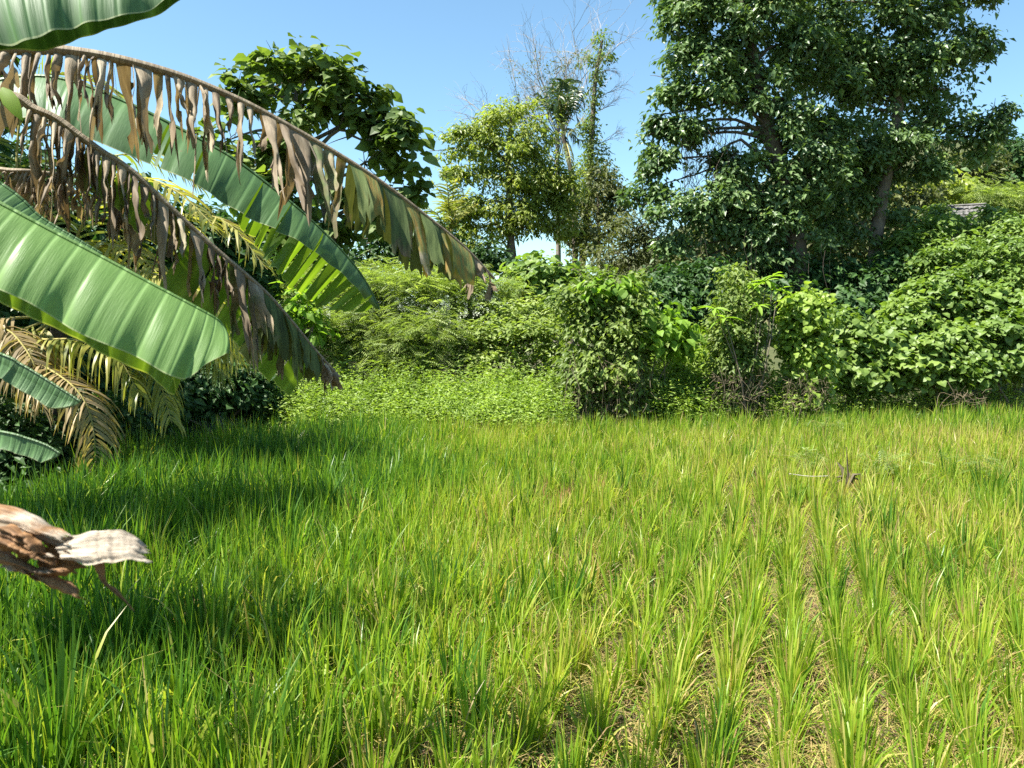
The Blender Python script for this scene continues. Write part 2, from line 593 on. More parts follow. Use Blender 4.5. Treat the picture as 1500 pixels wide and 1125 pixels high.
def spray(P, U, k, size, rng, droop=0.35, spread=0.5, up=0.5, var=0.35, stretch=0.8):
    """k leaves round each twig tip"""
    n = len(P)
    N_ = n * k
    Pp = np.repeat(P, k, 0)
    Uu = np.repeat(U, k, 0)
    a = rng.random(N_) * 2 * math.pi
    H = np.stack([np.cos(a), np.sin(a), np.zeros(N_)], -1)
    S = size * np.clip(1 + var * rng.standard_normal(N_), 0.45, 1.7)
    Y = H + Uu * np.array((0.75, 0.75, 0.35)) + np.array((0, 0, -droop)) + 0.25 * rng.standard_normal((N_, 3))
    Y = norm(Y)
    Nn = np.array((0, 0, 1.0)) * up + Uu * 0.35 + 0.33 * rng.standard_normal((N_, 3))
    off = spread * size * rng.standard_normal((N_, 3)) * np.array((1, 1, stretch))
    return Pp + off + Y * size * 0.15, frames(Y, Nn), S


def crown(root, tname, mat, P, Rm, S, rng, nobj=0, name='crown', tw=None, k=1, crown_kind='stuff'):
    tm = LEAF[tname]
    n = len(P)
    rnd = np.clip(0.5 + 0.22 * rng.standard_normal(n), 0, 0.97)
    if tw is not None:
        rnd = np.clip(0.55 * rnd + 0.45 * np.repeat(tw, k), 0, .97)
    odd = rng.random(n) < 0.006
    rnd = np.where(odd, 1.0, rnd)
    own = np.zeros(n, bool)
    if nobj:
        d = np.linalg.norm(P - CAM, axis=1) - 0.0
        # the leaves that show largest
        order = np.argsort(d / S * (1 + 0.1 * rng.random(n)))[:nobj]
        own[order] = True
    keep = ~own
    V, T, kk = place(tm, P[keep], Rm[keep], S[keep])
    mb = MB()
    mb.add(V, tris=T, rnd=np.repeat(rnd[keep], kk))
    o = mb.obj(name, mat, root, smooth=False, kind=crown_kind)
    if nobj:
        pool = []
        for q in range(8):
            m1 = MB()
            m1.add(tm[0], tris=tm[1], rnd=(q + 0.5) / 8)
            pool.append(m1.mesh('leaf', mat, smooth=False))
        base = np.asarray(root.location)
        for i in np.nonzero(own)[0]:
            lo = bpy.data.objects.new('leaf', pool[min(7, int(rnd[i] * 8))])
            lo.parent = root
            mm = Matrix.Identity(4)
            for r_ in range(3):
                for c_ in range(3):
                    mm[r_][c_] = Rm[i, r_, c_] * S[i]
                mm[r_][3] = P[i, r_] - base[r_]
            lo.matrix_basis = mm
            COL.objects.link(lo)
    return o


def limbs(root, trunk_pts, r0, r1, blobs, bark, rng, sides=8, every=1, br=0.28, name='trunk', wob=0.06):
    P = catmull([at(*p) for p in trunk_pts], 22)
    P[0] = [P[0][0], P[0][1], min(P[0][2], float(terrain(P[0][0], P[0][1])) - 0.1)]
    P[1:-1] += wob * r0 * rng.standard_normal((20, 3))
    rr = np.linspace(r0, r1, 22) * (1 + 0.06 * rng.standard_normal(22))
    rr[0] *= 1.35
    rr[1] *= 1.12
    mb = MB()
    mb.tube(P, rr, sides, rnd=0.5)
    mb.obj(name, bark, root)
    for b in blobs[::every]:
        C = at(b[0], b[1], b[4])
        dd = np.linalg.norm(P - C, axis=1) + 1.2 * np.maximum(P[:, 2] - C[2] + 0.2, 0)
        i = int(np.argmin(dd + np.where(np.arange(22) < 6, 2.0, 0)))
        A = P[i]
        L = np.linalg.norm(C - A)
        if L < 0.25:
            continue
        mid1 = A + (C - A) * 0.35 + np.array((0, 0, 0.1 * L)) + 0.07 * L * rng.standard_normal(3)
        mid2 = A + (C - A) * 0.7 + np.array((0, 0, 0.1 * L)) + 0.07 * L * rng.standard_normal(3)
        Q = catmull([A, mid1, mid2, C], 10)
        ra = min(rr[i] * 0.62, br * r0 * 2 + 0.01)
        mb = MB()
        mb.tube(Q, np.linspace(ra, 0.012 + 0.1 * ra, 10), 6, rnd=0.5)
        # finer branchlets off the limb
        for q in range(5):
            s = int(rng.integers(4, 10))
            e = Q[s] + rng.standard_normal(3) * np.array((1, 1, .6)) * min(0.55, L * .35) + np.array((0, 0, .15))
            m_ = (Q[s] + e) / 2 + 0.05 * rng.standard_normal(3)
            mb.tube(catmull([Q[s], m_, e], 5), np.linspace(0.25 * ra + .006, .005, 5), 4, rnd=0.5)
        mb.obj('branch', bark, root)


def plant(name, label, cat, base, blobs, ntw, k, size, tname, mat, seed, trunk=None, r=(0.1, 0.03), bark='bark',
          nobj=0, droop=0.35, spread=0.5, up=0.5, shell=0.55, group=None, br=0.28, extra=None, ckind='stuff', every=1, clump=0, csize=.42, fill=.25):
    rng = np.random.default_rng(seed)
    b0 = at(*base)
    b0[2] = float(terrain(b0[0], b0[1]))
    root = thing(name, label, cat, b0, group)
    if trunk:
        limbs(root, trunk, r[0], r[1], blobs, M[bark], rng, br=br, every=every)
    else:
        for q in range(5):
            b = blobs[int(rng.integers(len(blobs)))]
            C = at(b[0], b[1], b[4])
            A = b0 + np.array((rng.normal(0, .2), rng.normal(0, .2), -0.05))
            mid = (A + C) / 2 + 0.15 * rng.standard_normal(3)
            mb = MB()
            mb.tube(catmull([A, mid, C], 9), np.linspace(r[0], r[1], 9), 5, rnd=0.5)
            mb.obj('stem', M[bark], root)
    P, U = twigs(blobs, ntw, rng, shell, clump, csize, fill)
    tw = twigs.tone
    ok = P[:, 2] > terrain(P[:, 0], P[:, 1]) + 0.03
    P, U, tw = P[ok], U[ok], tw[ok]
    LP, LR, LS = spray(P, U, k, size, rng, droop, spread, up)
    crown(root, tname, M[mat], LP, LR, LS, rng, nobj, tw=tw, k=k, crown_kind=ckind)
    if extra:
        extra(root, rng)
    return root


#==PLANTS==
# ------------------------------------------------------------------ tall trees behind the field
D = 24.0
bread = [(405, 92, 46, 26), (465, 85, 34, 20), (368, 128, 34, 26), (425, 140, 58, 36), (350, 140, 20, 16), (488, 128, 42, 30),
         (524, 140, 34, 24), (556, 178, 32, 26), (588, 205, 26, 26), (600, 248, 20, 22), (440, 185, 40, 22), (335, 205, 30, 30),
         (415, 225, 36, 28), (345, 255, 38, 34), (552, 232, 26, 14), (410, 275, 46, 30), (445, 330, 56, 28), (505, 290, 24, 18),
         (585, 300, 36, 16), (540, 330, 40, 20), (470, 400, 60, 30), (612, 275, 10, 10), (380, 340, 50, 30)]
bread = [(*b, D) for b in bread]
plant('breadfruit_tree', 'tall tree with very large glossy leaves behind the arching dead banana leaf', 'tree',
      (505, 560, D), bread, 520, 9, 0.36, 'broad', 'bread_leaf', 11, trunk=[(505, 600, D), (492, 420, D), (482, 330, D), (462, 250, D), (440, 150, D)],
      r=(0.24, 0.08), nobj=300, droop=0.45, spread=0.55, up=0.6, shell=0.4, clump=6, csize=.33, fill=.12, br=.12)

D = 30.0
lt = [(745, 165, 36, 16), (690, 193, 34, 14), (722, 214, 60, 20), (782, 195, 40, 26), (668, 218, 16, 8), (702, 256, 36, 20),
      (762, 248, 52, 24), (804, 258, 26, 26), (692, 296, 40, 18), (742, 308, 56, 22), (792, 318, 40, 24), (684, 334, 30, 16),
      (742, 340, 34, 12), (822, 300, 18, 18), (715, 170, 20, 10), (660, 250, 14, 8), (655, 200, 16, 8), (830, 280, 20, 24), (820, 330, 24, 20), (690, 365, 30, 14), (775, 285, 40, 20), (668, 310, 24, 16)]
lt = [(*b, D) for b in lt]
plant('light_green_tree', 'airy yellow-green tree with layered crown and straight trunk, left of the drooping palm', 'tree',
      (752, 560, D), lt, 1500, 15, 0.2, 'slim', 'light_leaf', 12, trunk=[(752, 560, D), (750, 400, D), (748, 330, D), (744, 240, D), (748, 175, D)],
      r=(0.24, 0.06), nobj=60, droop=0.6, spread=0.7, up=0.6, shell=0.3, clump=12, csize=.4, br=.1, fill=.4)

D = 24.0
ta = [(1010, 20, 38, 28), (1075, 25, 56, 36), (1000, 78, 32, 26), (1060, 88, 56, 34), (990, 130, 22, 30), (1040, 140, 48, 30),
      (1112, 128, 48, 38), (985, 182, 26, 20), (948, 198, 20, 14), (1010, 195, 22, 14), (960, 235, 22, 16), (976, 268, 36, 22),
      (1020, 290, 46, 24), (1100, 248, 54, 22), (1110, 290, 64, 22), (985, 322, 42, 24), (1060, 330, 64, 24), (1130, 335, 56, 24),
      (1000, 362, 36, 20), (1180, 150, 44, 44), (1188, 230, 44, 34), (1040, -40, 70, 40), (1120, -20, 60, 50), (1170, 70, 50, 40),
      (955, 170, 10, 8), (1080, 375, 60, 20), (1010, 400, 50, 18), (1150, 190, 40, 36), (1200, 260, 50, 36), (1160, 290, 50, 30), (1060, 240, 40, 26), (1220, 190, 40, 40), (940, 300, 22, 24), (1150, 350, 60, 26)]
ta = [(*b, D) for b in ta]


def hang(root, rng):
    pass


plant('shade_tree', 'huge dark-leaved tree with thick trunk and hanging vines, crown reaching left', 'tree',
      (1165, 565, D), ta, 2900, 15, 0.195, 'ovate', 'big_tree_leaf', 13,
      trunk=[(1168, 565, D), (1166, 400, D), (1163, 330, D), (1140, 240, D), (1118, 160, D), (1095, 40, D), (1080, -60, D)],
      r=(0.36, 0.12), bark='bark_dark', nobj=150, droop=0.75, spread=0.85, up=0.6, shell=0.35, br=0.07, clump=16, csize=.46, fill=.12)

D = 25.5
tb = [(1200, 15, 56, 36), (1280, 20, 56, 36), (1350, 20, 54, 32), (1418, 4, 40, 18), (1250, 80, 48, 36), (1320, 80, 54, 36),
      (1388, 72, 44, 30), (1446, 66, 24, 20), (1415, 104, 36, 16), (1230, 150, 44, 40), (1290, 150, 46, 34), (1348, 128, 36, 28),
      (1260, 218, 54, 34), (1320, 208, 44, 28), (1372, 180, 44, 20), (1420, 200, 48, 22), (1464, 186, 22, 22), (1228, 290, 46, 24),
      (1290, 280, 46, 24), (1338, 236, 44, 22), (1300, -50, 90, 40), (1400, -40, 60, 30), (1350, 250, 34, 20), (1440, -10, 24, 10), (1250, 330, 50, 26), (1210, 90, 50, 50), (1300, 320, 40, 22), (1260, 270, 50, 30), (1390, 130, 40, 26), (1300, 90, 60, 50)]
tb = [(*b, D) for b in tb]
plant('shade_tree', 'tall dark-leaved tree with slender straight trunk, right of the thick-trunked one', 'tree',
      (1284, 540, D), tb, 2450, 15, 0.195, 'ovate', 'big_tree_leaf', 14,
      trunk=[(1282, 540, D), (1282, 400, D), (1287, 320, D), (1305, 220, D), (1320, 120, D), (1330, 0, D)],
      r=(0.29, 0.1), bark='bark', nobj=150, droop=0.75, spread=0.85, up=0.6, shell=0.35, br=0.08, clump=16, csize=.46, fill=.12)


# vine curtain hanging in the gap of the big tree
def hanging_vines():
    rng = np.random.default_rng(21)
    mb = MB()
    for i in range(60):
        px = rng.uniform(1000, 1085)
        y0 = rng.uniform(170, 215)
        L = rng.uniform(60, 150)
        d = 24 + rng.normal(0, .25)
        pts = [at(px + rng.normal(0, 5) + q * rng.normal(0, 4), y0 + L * q / 4, d + rng.normal(0, .08)) for q in range(5)]
        mb.tube(catmull(pts, 13), 0.008, 3, rnd=0.4)
    for i in range(26):
        px = rng.uniform(990, 1240)
        y0 = rng.uniform(330, 370)
        L = rng.uniform(30, 90)
        d = 23.4 + rng.normal(0, .3)
        pts = [at(px + rng.normal(0, 4), y0 + L * q / 3, d) for q in range(4)]
        mb.tube(catmull(pts, 10), 0.006, 3, rnd=0.4)
    o = mb.obj('hanging_vines', M['bark_dark'], kind='stuff')
    tag(o, 'thin bare vines dangling like a curtain from the huge dark tree', 'vines')


hanging_vines()


# bare tree, vine-wrapped snag, palm
def twiggery(mb, A, dirv, L, r, depth, rng, spread=0.5):
    n = 5
    pts = [A]
    d = dirv
    for i in range(n):
        d = norm(d + 0.16 * rng.standard_normal(3))
        pts.append(pts[-1] + d * L / n)
    pts = np.array(pts)
    mb.tube(pts, np.linspace(r, r * 0.6, n + 1), 3 if r < .03 else 5, rnd=rng.uniform(.2, .9))
    if depth == 0:
        return
    for q in range(int(rng.integers(3, 5))):
        i = int(rng.integers(2, n + 1))
        dd = norm(d + spread * rng.standard_normal(3) + np.array((0, 0, .12)))
        twiggery(mb, pts[i], dd, L * rng.uniform(.55, .8), r * 0.55, depth - 1, rng, spread)


def bare_tree():
    rng = np.random.default_rng(31)
    D = 36.0
    b = at(815, 560, D)
    b[2] = float(terrain(b[0], b[1]))
    root = thing('bare_tree', 'leafless pale grey tree with fine twigs rising behind the drooping palm', 'tree', b)
    P = catmull([b - (0, 0, .1), at(818, 400, D), at(816, 250, D), at(818, 165, D)], 14)
    mb = MB()
    mb.tube(P, np.linspace(.16, .07, 14), 7, rnd=.3)
    mb.obj('trunk', M['twig_grey'], root)
    for (px, py) in ((760, 130), (775, 100), (795, 85), (815, 75), (835, 85), (850, 110), (745, 160), (785, 120), (770, 145), (750, 118), (805, 70), (825, 100), (780, 85), (760, 150), (840, 70), (795, 105)):
        mb = MB()
        C = at(px, py, D + rng.normal(0, .6))
        A = P[int(rng.integers(9, 14))]
        L = np.linalg.norm(C - A)
        twiggery(mb, A, norm(C - A), L * .72, .032, 3, rng, .45)
        mb.obj('branch', M['twig_grey'], root)
    # a thin haze of last leaves
    blobs = [(790, 105, 45, 22, D), (830, 90, 25, 14, D), (765, 145, 24, 14, D)]
    Pt, U = twigs(blobs, 260, rng, .3)
    LP, LR, LS = spray(Pt, U, 3, .1, rng, .3, 1.5)
    crown(root, 'ovate', M['olive_leaf'], LP, LR, LS, rng)


bare_tree()


def snag():
    rng = np.random.default_rng(32)
    D = 35.0
    b = at(852, 560, D)
    b[2] = float(terrain(b[0], b[1]))
    root = thing('vine_clad_tree', 'tallest thin trunk wrapped in vines with bare side twigs, right of the drooping palm', 'tree', b)
    P = catmull([b - (0, 0, .1), at(852, 400, D), at(861, 300, D), at(867, 200, D), at(872, 120, D), at(882, 60, D)], 20)
    mb = MB()
    mb.tube(P, np.linspace(.2, .06, 20), 7, rnd=.3)
    mb.obj('trunk', M['bark'], root)
    for (px, py, a) in ((840, 100, 13), (850, 130, 13), (915, 130, 14), (918, 160, 13), (905, 110, 16), (845, 165, 12), (900, 200, 11), (860, 60, 17)):
        mb = MB()
        C = at(px, py, D + rng.normal(0, .5))
        twiggery(mb, P[a], norm(C - P[a]), np.linalg.norm(C - P[a]) * .7, .022, 3, rng, .4)
        mb.obj('branch', M['twig_grey'], root)
    blobs = [(884, 58, 12, 13), (872, 82, 14, 8), (887, 82, 8, 10), (850, 88, 6, 8), (876, 108, 8, 14), (871, 140, 8, 18), (868, 165, 9, 18), (862, 205, 10, 20),
             (860, 245, 14, 22), (853, 290, 22, 28), (850, 340, 28, 30), (872, 230, 20, 22), (884, 262, 20, 20), (838, 300, 22, 30), (866, 190, 14, 20), (890, 300, 20, 26)]
    blobs = [(*q, D, .5) for q in blobs]
    Pt, U = twigs(blobs, 620, rng, .35)
    LP, LR, LS = spray(Pt, U, 13, .14, rng, .6, .9)
    crown(root, 'ovate', M['vine_leaf'], LP, LR, LS, rng)


snag()


def frond_mesh(pts, ll, n, mat, root, rng, droop=0.6, width=0.03, rr=0.02, name='frond', individual=False, brown_tip=0.0, hang=0.0, rbase=.3):
    """a feather palm frond along pts; leaflets on both sides"""
    P = catmull(pts, 40)
    T = norm(np.gradient(P, axis=0))
    mb = MB()
    mb.tube(P, np.linspace(rr, rr * 0.2, 40), 5, rnd=.75)
    leafs = []
    Z = np.array((0, 0, 1.0))
    for i in range(n):
        u = 0.14 + 0.85 * (i + rng.random() * .5) / n
        j = u * 39
        k = min(int(j), 38)
        A = P[k] + (P[k + 1] - P[k]) * (j - k)
        t = T[k]
        side = norm(np.cross(t, Z))
        nrm = np.cross(side, t)
        for s in (-1, 1):
            L = ll * (0.35 + 0.65 * math.sin(math.pi * min(1, (u * 0.82 + .16)))) * rng.uniform(.85, 1.1)
            dirv = norm(side * s * rng.uniform(.8, 1.05) + t * rng.uniform(.45, .7) + nrm * rng.uniform(0.02, .3))
            q = [A]
            d = dirv
            ns = 5
            for a in range(ns):
                d = norm(d + np.array((0, 0, -1)) * (droop * (a + 1) / ns * .55 + hang * .3) + .05 * rng.standard_normal(3))
                q.append(q[-1] + d * L / ns)
            q = np.array(q)
            wd = norm(np.cross(np.gradient(q, axis=0), norm(nrm + .4 * rng.standard_normal(3))))
            ws = width * np.array((.5, 1, 1, .8, .5, .04))
            G = np.stack([q - wd * ws[:, None], q + wd * ws[:, None]], 1)
            rv = np.clip(rbase + .15 * rng.standard_normal() + brown_tip * u + 0.1, 0, 1)
            rr_ = np.clip(rv + np.linspace(0, .25, 6)[:, None] * np.ones((1, 2)), 0, 1)
            leafs.append((G, rr_))
    if individual:
        fo = mb.obj(name, M['rachis'], root)
        for G, rv in leafs:
            m2 = MB()
            m2.grid(G, rnd=rv)
            m2.obj('leaflet', mat, fo)
    else:
        fo = mb.obj(name, M['rachis'], root)
        m2 = MB()
        for G, rv in leafs:
            m2.grid(G, rnd=rv)
        o = m2.obj('leaflets', mat, fo, kind='stuff')
    return fo


def mid_palm():
    rng = np.random.default_rng(33)
    D = 33.0
    b = at(836, 560, D)
    b[2] = float(terrain(b[0], b[1]))
    root = thing('coconut_palm', 'coconut palm with bunched drooping dark fronds standing between bare tree and vine-wrapped trunk', 'palm', b)
    C = at(824, 192, D)
    P = catmull([b - (0, 0, .1), at(842, 400, D), at(840, 280, D), C], 16)
    mb = MB()
    mb.tube(P, np.linspace(.15, .09, 16), 8, rnd=.4)
    mb.obj('trunk', M['bark'], root)
    up = [(800, 150, 786, 128), (808, 130, 796, 140), (815, 122, 806, 130), (825, 118, 825, 122), (835, 120, 842, 126), (843, 132, 856, 145),
          (812, 150, 796, 178), (838, 150, 850, 180), (820, 140, 815, 160), (830, 140, 836, 165)]
    for (x1, y1, x2, y2) in up:
        d2 = D + rng.normal(0, .8)
        frond_mesh([C, at(.5 * (824 + x1), .5 * (192 + y1) - 4, D), at(x1, y1, d2), at(x2, y2 + 8, d2)], .75, 26, M['palm_dark'], root, rng, droop=.9, width=.03, rr=.03)
    for (x1, y1, x2, y2) in ((850, 205, 884, 204), (842, 190, 858, 165), (800, 215, 790, 255), (835, 230, 840, 265)):
        d2 = D - .5 + rng.normal(0, .5)
        frond_mesh([C, at(.5 * (824 + x1), .5 * (192 + y1) - 3, D), at(x1, y1, d2), at(x2, y2, d2)], .5, 22, M['olive_leaf'], root, rng, droop=1.2, width=.024, rr=.03, hang=.6)


mid_palm()


def far_palm():
    rng = np.random.default_rng(34)
    D = 28.0
    b = at(668, 560, D)
    b[2] = float(terrain(b[0], b[1]))
    root = thing('coconut_palm', 'small coconut palm showing a few upright fronds between the big-leaved tree and the yellow-green tree', 'palm', b)
    C = at(660, 345, D)
    P = catmull([b - (0, 0, .1), at(664, 450, D), C], 10)
    mb = MB()
    mb.tube(P, np.linspace(.14, .1, 10), 8, rnd=.4)
    mb.obj('trunk', M['bark'], root)
    for (x1, y1, x2, y2) in ((650, 290, 628, 262), (656, 280, 652, 250), (664, 275, 672, 262), (636, 310, 600, 300), (680, 310, 700, 300), (670, 300, 690, 275)):
        d2 = D + rng.normal(0, .4)
        frond_mesh([C, at(.5 * (660 + x1), .5 * (345 + y1), D), at(x1, y1, d2), at(x2, y2, d2)], .7, 26, M['palm_leaf'], root, rng, droop=.5, width=.025, rr=.03)


far_palm()


def blob(lst, D, depth=None):
    return [(*b, D) if len(b) == 4 else b for b in lst]


plant('vine_draped_tree', 'drab olive tree smothered by hanging vines at the foot of the tallest thin trunk', 'tree', (880, 560, 32),
      blob([(880, 252, 20, 16), (872, 285, 30, 22), (895, 320, 26, 22), (840, 330, 20, 24), (866, 350, 34, 24), (905, 285, 12, 20)], 32.0),
      260, 16, .17, 'ovate', 'olive_leaf', 41, trunk=[(880, 560, 32), (878, 400, 32), (876, 300, 32)], r=(.15, .06), droop=.9, spread=.9, shell=.35)
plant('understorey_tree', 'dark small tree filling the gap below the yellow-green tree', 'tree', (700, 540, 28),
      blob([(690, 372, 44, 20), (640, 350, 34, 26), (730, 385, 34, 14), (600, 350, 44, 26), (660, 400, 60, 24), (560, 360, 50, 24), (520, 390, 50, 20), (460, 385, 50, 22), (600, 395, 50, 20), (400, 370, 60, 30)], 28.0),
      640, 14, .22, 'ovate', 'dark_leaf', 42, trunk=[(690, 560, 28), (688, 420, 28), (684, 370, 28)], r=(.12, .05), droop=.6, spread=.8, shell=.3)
plant('brush_tree', 'scrubby olive-brown tree left of the huge dark tree', 'tree', (920, 540, 28),
      blob([(918, 340, 34, 26), (945, 330, 24, 26), (890, 372, 44, 18), (935, 372, 40, 24), (965, 350, 22, 20), (880, 395, 44, 16)], 28.0),
      330, 16, .16, 'slim', 'olive_leaf', 43, trunk=[(920, 560, 28), (922, 420, 28), (925, 340, 28)], r=(.12, .04), droop=.5, spread=.9, shell=.3)

# hill behind on the right
plant('hill_tree', 'rounded dark green tree on the hill at the right edge of the photo', 'tree', (1492, 330, 44),
      blob([(1485, 225, 36, 22), (1498, 262, 40, 28), (1520, 240, 40, 40), (1470, 265, 20, 22)], 44.0), 330, 14, .3, 'ovate', 'dark_leaf', 44,
      trunk=[(1492, 360, 44), (1492, 280, 44), (1492, 235, 44)], r=(.2, .08), droop=.5, spread=.9, shell=.45)
plant('hill_tree', 'sparse reddish-olive tree on the hill behind the slender trunk', 'tree', (1430, 330, 40),
      blob([(1432, 235, 34, 22), (1400, 255, 22, 20), (1450, 262, 20, 16), (1380, 240, 20, 16), (1420, 280, 26, 14)], 40.0), 260, 12, .24, 'ovate', 'olive_leaf', 45,
      trunk=[(1400, 370, 40), (1410, 310, 40), (1430, 240, 40)], r=(.16, .06), droop=.6, spread=1.0, shell=.35)
plant('hill_shrub', 'bright feathery shrub on the slope just above the weathered roof', 'shrub', (1460, 330, 36),
      blob([(1440, 285, 24, 16), (1468, 296, 30, 16), (1496, 292, 24, 16), (1500, 320, 30, 22)], 36.0), 230, 7, .42, 'pinnate', 'feather_leaf', 46,
      droop=.3, spread=.7, shell=.4, r=(.05, .02))
plant('hill_tree', 'pale broad-leaved sapling leaning beside the weathered roof', 'tree', (1372, 340, 37),
      blob([(1350, 268, 20, 16), (1378, 290, 20, 14), (1405, 272, 16, 10), (1362, 302, 22, 12), (1340, 300, 22, 20)], 37.0), 120, 8, .36, 'broad', 'light_leaf', 47,
      trunk=[(1372, 360, 37), (1376, 305, 37), (1398, 274, 37)], r=(.1, .05), droop=.5, spread=.9, shell=.4)
plant('hill_tree', 'dark bushy tree on the slope seen between the two big trunks', 'tree', (1225, 400, 34),
      blob([(1225, 330, 50, 34), (1240, 380, 50, 30), (1330, 290, 40, 34), (1180, 310, 50, 26), (1090, 350, 60, 30), (1240, 270, 40, 26), (1010, 370, 50, 30), (1340, 340, 50, 30)], 34.0), 760, 14, .28, 'ovate', 'olive_leaf', 48,
      trunk=[(1225, 470, 34), (1226, 380, 34), (1226, 330, 34)], r=(.16, .06), droop=.6, spread=.9, shell=.3)


def hut():
    D = 33.0
    b = at(1412, 345, D)
    b[2] = float(terrain(b[0], b[1]))
    root = thing('hut', 'small hut with weathered grey sheet roof half hidden by shrubs on the right slope', 'hut', b)
    z1 = at(1412, 301, D)[2]
    z0 = at(1412, 334, D)[2]
    w, dp = 1.25, 1.8
    yaw = R(-24)
    ca, sa = math.cos(yaw), math.sin(yaw)

    def loc(x, y, z):
        return np.array((b[0] + ca * x - sa * y, b[1] + sa * x + ca * y, z))
    mb = MB()
    for (x0, y0, x1, y1) in ((-w * .42, -dp * .4, w * .42, -dp * .4), (w * .42, -dp * .4, w * .42, dp * .4), (w * .42, dp * .4, -w * .42, dp * .4), (-w * .42, dp * .4, -w * .42, -dp * .4)):
        mb.add([loc(x0, y0, b[2] - .4), loc(x1, y1, b[2] - .4), loc(x1, y1, z0 + .1), loc(x0, y0, z0 + .1)], quads=[(0, 1, 2, 3)])
    mb.obj('wall', M['bark_dark'], root, smooth=False)
    m = NT('roof_sheet')
    geo = m.n("ShaderNodeNewGeometry")
    nz = m.noise(5.0, geo.outputs["Position"], 5.0)
    m.leafy(m.ramp(nz, [(0.3, (.06, .056, .05)), (.7, (.15, .145, .135))]), 0, .6, .4)
    rng = np.random.default_rng(5)
    rf = MB()
    ridge0, ridge1 = loc(-w * .6, 0, z1 + .02), loc(w * .6, 0, z1 + .02)
    rf.tube(np.array([ridge0, (ridge0 + ridge1) / 2, ridge1]), .05, 6)
    ro = rf.obj('roof', m.m, root)
    for sgn in (-1, 1):
        for r_ in range(6):
            f0, f1 = r_ / 6, (r_ + 1.25) / 6
            y0, y1 = sgn * f0 * dp * .7, sgn * f1 * dp * .7
            zz0, zz1 = z1 + (z0 - z1) * f0 + .0, z1 + (z0 - z1) * f1 + .05
            dz = rng.normal(0, .012)
            q = MB()
            xs = np.linspace(-w * .58, w * .58, 25)
            cor = .012 * np.sin(np.arange(25) * 2.1)
            up = np.stack([loc(x, y0, zz0 + c + dz) for x, c in zip(xs, cor)])
            dn = np.stack([loc(x, y1, zz1 + c + dz + rng.normal(0, .01)) for x, c in zip(xs, cor)])
            q.grid(np.stack([up, dn], 1))
            q.obj('sheet', m.m, ro, smooth=False)


hut()

# ------------------------------------------------------------------ bushes along the far edge
plant('feathery_shrub', 'broad mound of fine feathery grey-green foliage, left of centre behind the field edge', 'shrub', (500, 590, 20.5),
      [(420, 412, 50, 26, 22), (500, 425, 60, 24, 21.5), (585, 425, 70, 24, 21), (650, 440, 50, 24, 21), (470, 480, 70, 36, 20.5), (560, 490, 80, 40, 20.3),
       (630, 500, 60, 36, 20), (410, 480, 40, 36, 20.5), (520, 540, 90, 28, 19.8), (380, 430, 50, 40, 22.5), (610, 545, 60, 24, 19.6), (400, 390, 40, 18, 23), (560, 410, 60, 20, 21.5), (640, 412, 50, 18, 21.5), (700, 425, 50, 20, 21.5)],
      2900, 7, .27, 'pinnate', 'feather_leaf', 51, nobj=0, droop=.2, spread=.7, up=1.2, shell=.5, clump=12, csize=.45, r=(.04, .015))
plant('sprawling_shrub', 'pale leafy shrub sprawling right of the feathery mound', 'shrub', (725, 590, 20),
      [(700, 460, 50, 24, 21), (740, 470, 50, 28, 20.6), (700, 500, 44, 28, 20), (770, 500, 44, 34, 20), (720, 540, 56, 26, 19.6), (800, 530, 36, 40, 19.6), (795, 470, 30, 30, 20.6)],
      760, 14, .15, 'ovate', 'feather_leaf', 52, droop=.35, spread=.8, up=.9, shell=.5, clump=10, csize=.4, r=(.04, .015))
plant('sapling', 'bright lime broad-leaved sapling standing in front of the feathery mound', 'sapling', (440, 600, 18.6),
      [(436, 430, 20, 10, 18.8), (446, 450, 26, 12, 18.7), (424, 465, 18, 10, 18.8), (460, 475, 14, 8, 18.6)],
      46, 8, .25, 'ovate', 'lime_leaf', 53, nobj=120, droop=.5, spread=.7, up=.8, shell=.3, r=(.025, .01))
plant('round_bush', 'rounded blue-green bush in the middle, just under the yellow-green tree', 'bush', (798, 480, 24),
      [(800, 408, 50, 24, 24), (770, 420, 30, 20, 24), (835, 425, 34, 22, 24), (800, 440, 50, 24, 23.6)],
      260, 13, .24, 'broad', 'shrub_leaf', 54, nobj=120, droop=.4, spread=.8, up=.8, shell=.6, r=(.05, .02))
plant('vine_clump', 'big vine-smothered clump with dark dry base standing at the field edge in the centre', 'vine clump', (892, 600, 18),
      [(890, 425, 44, 22, 18.2), (850, 445, 32, 30, 18.3), (905, 465, 48, 30, 18), (938, 432, 24, 26, 18.3), (860, 500, 40, 36, 18), (915, 520, 40, 34, 18), (885, 545, 56, 26, 18), (930, 480, 20, 24, 18), (890, 580, 58, 22, 17.9), (850, 560, 24, 30, 18), (930, 560, 24, 30, 18)],
      1000, 14, .15, 'ovate', 'vine_leaf', 55, clump=10, csize=.4, nobj=60, droop=.7, spread=.9, up=.6, shell=.62, r=(.05, .02))
plant('broadleaf_vine', 'glowing lime-yellow broad-leaved creeper on the right shoulder of the central vine clump', 'vine', (968, 600, 18),
      [(975, 462, 24, 12, 17.9), (955, 452, 14, 10, 17.9), (965, 490, 22, 10, 17.9), (990, 480, 16, 10, 18), (1000, 500, 16, 14, 18.2), (905, 418, 16, 8, 17.8), (870, 425, 18, 8, 17.8)],
      74, 8, .22, 'broad', 'lime_leaf', 56, nobj=200, droop=.8, spread=.7, up=.5, shell=.3, r=(.02, .01))


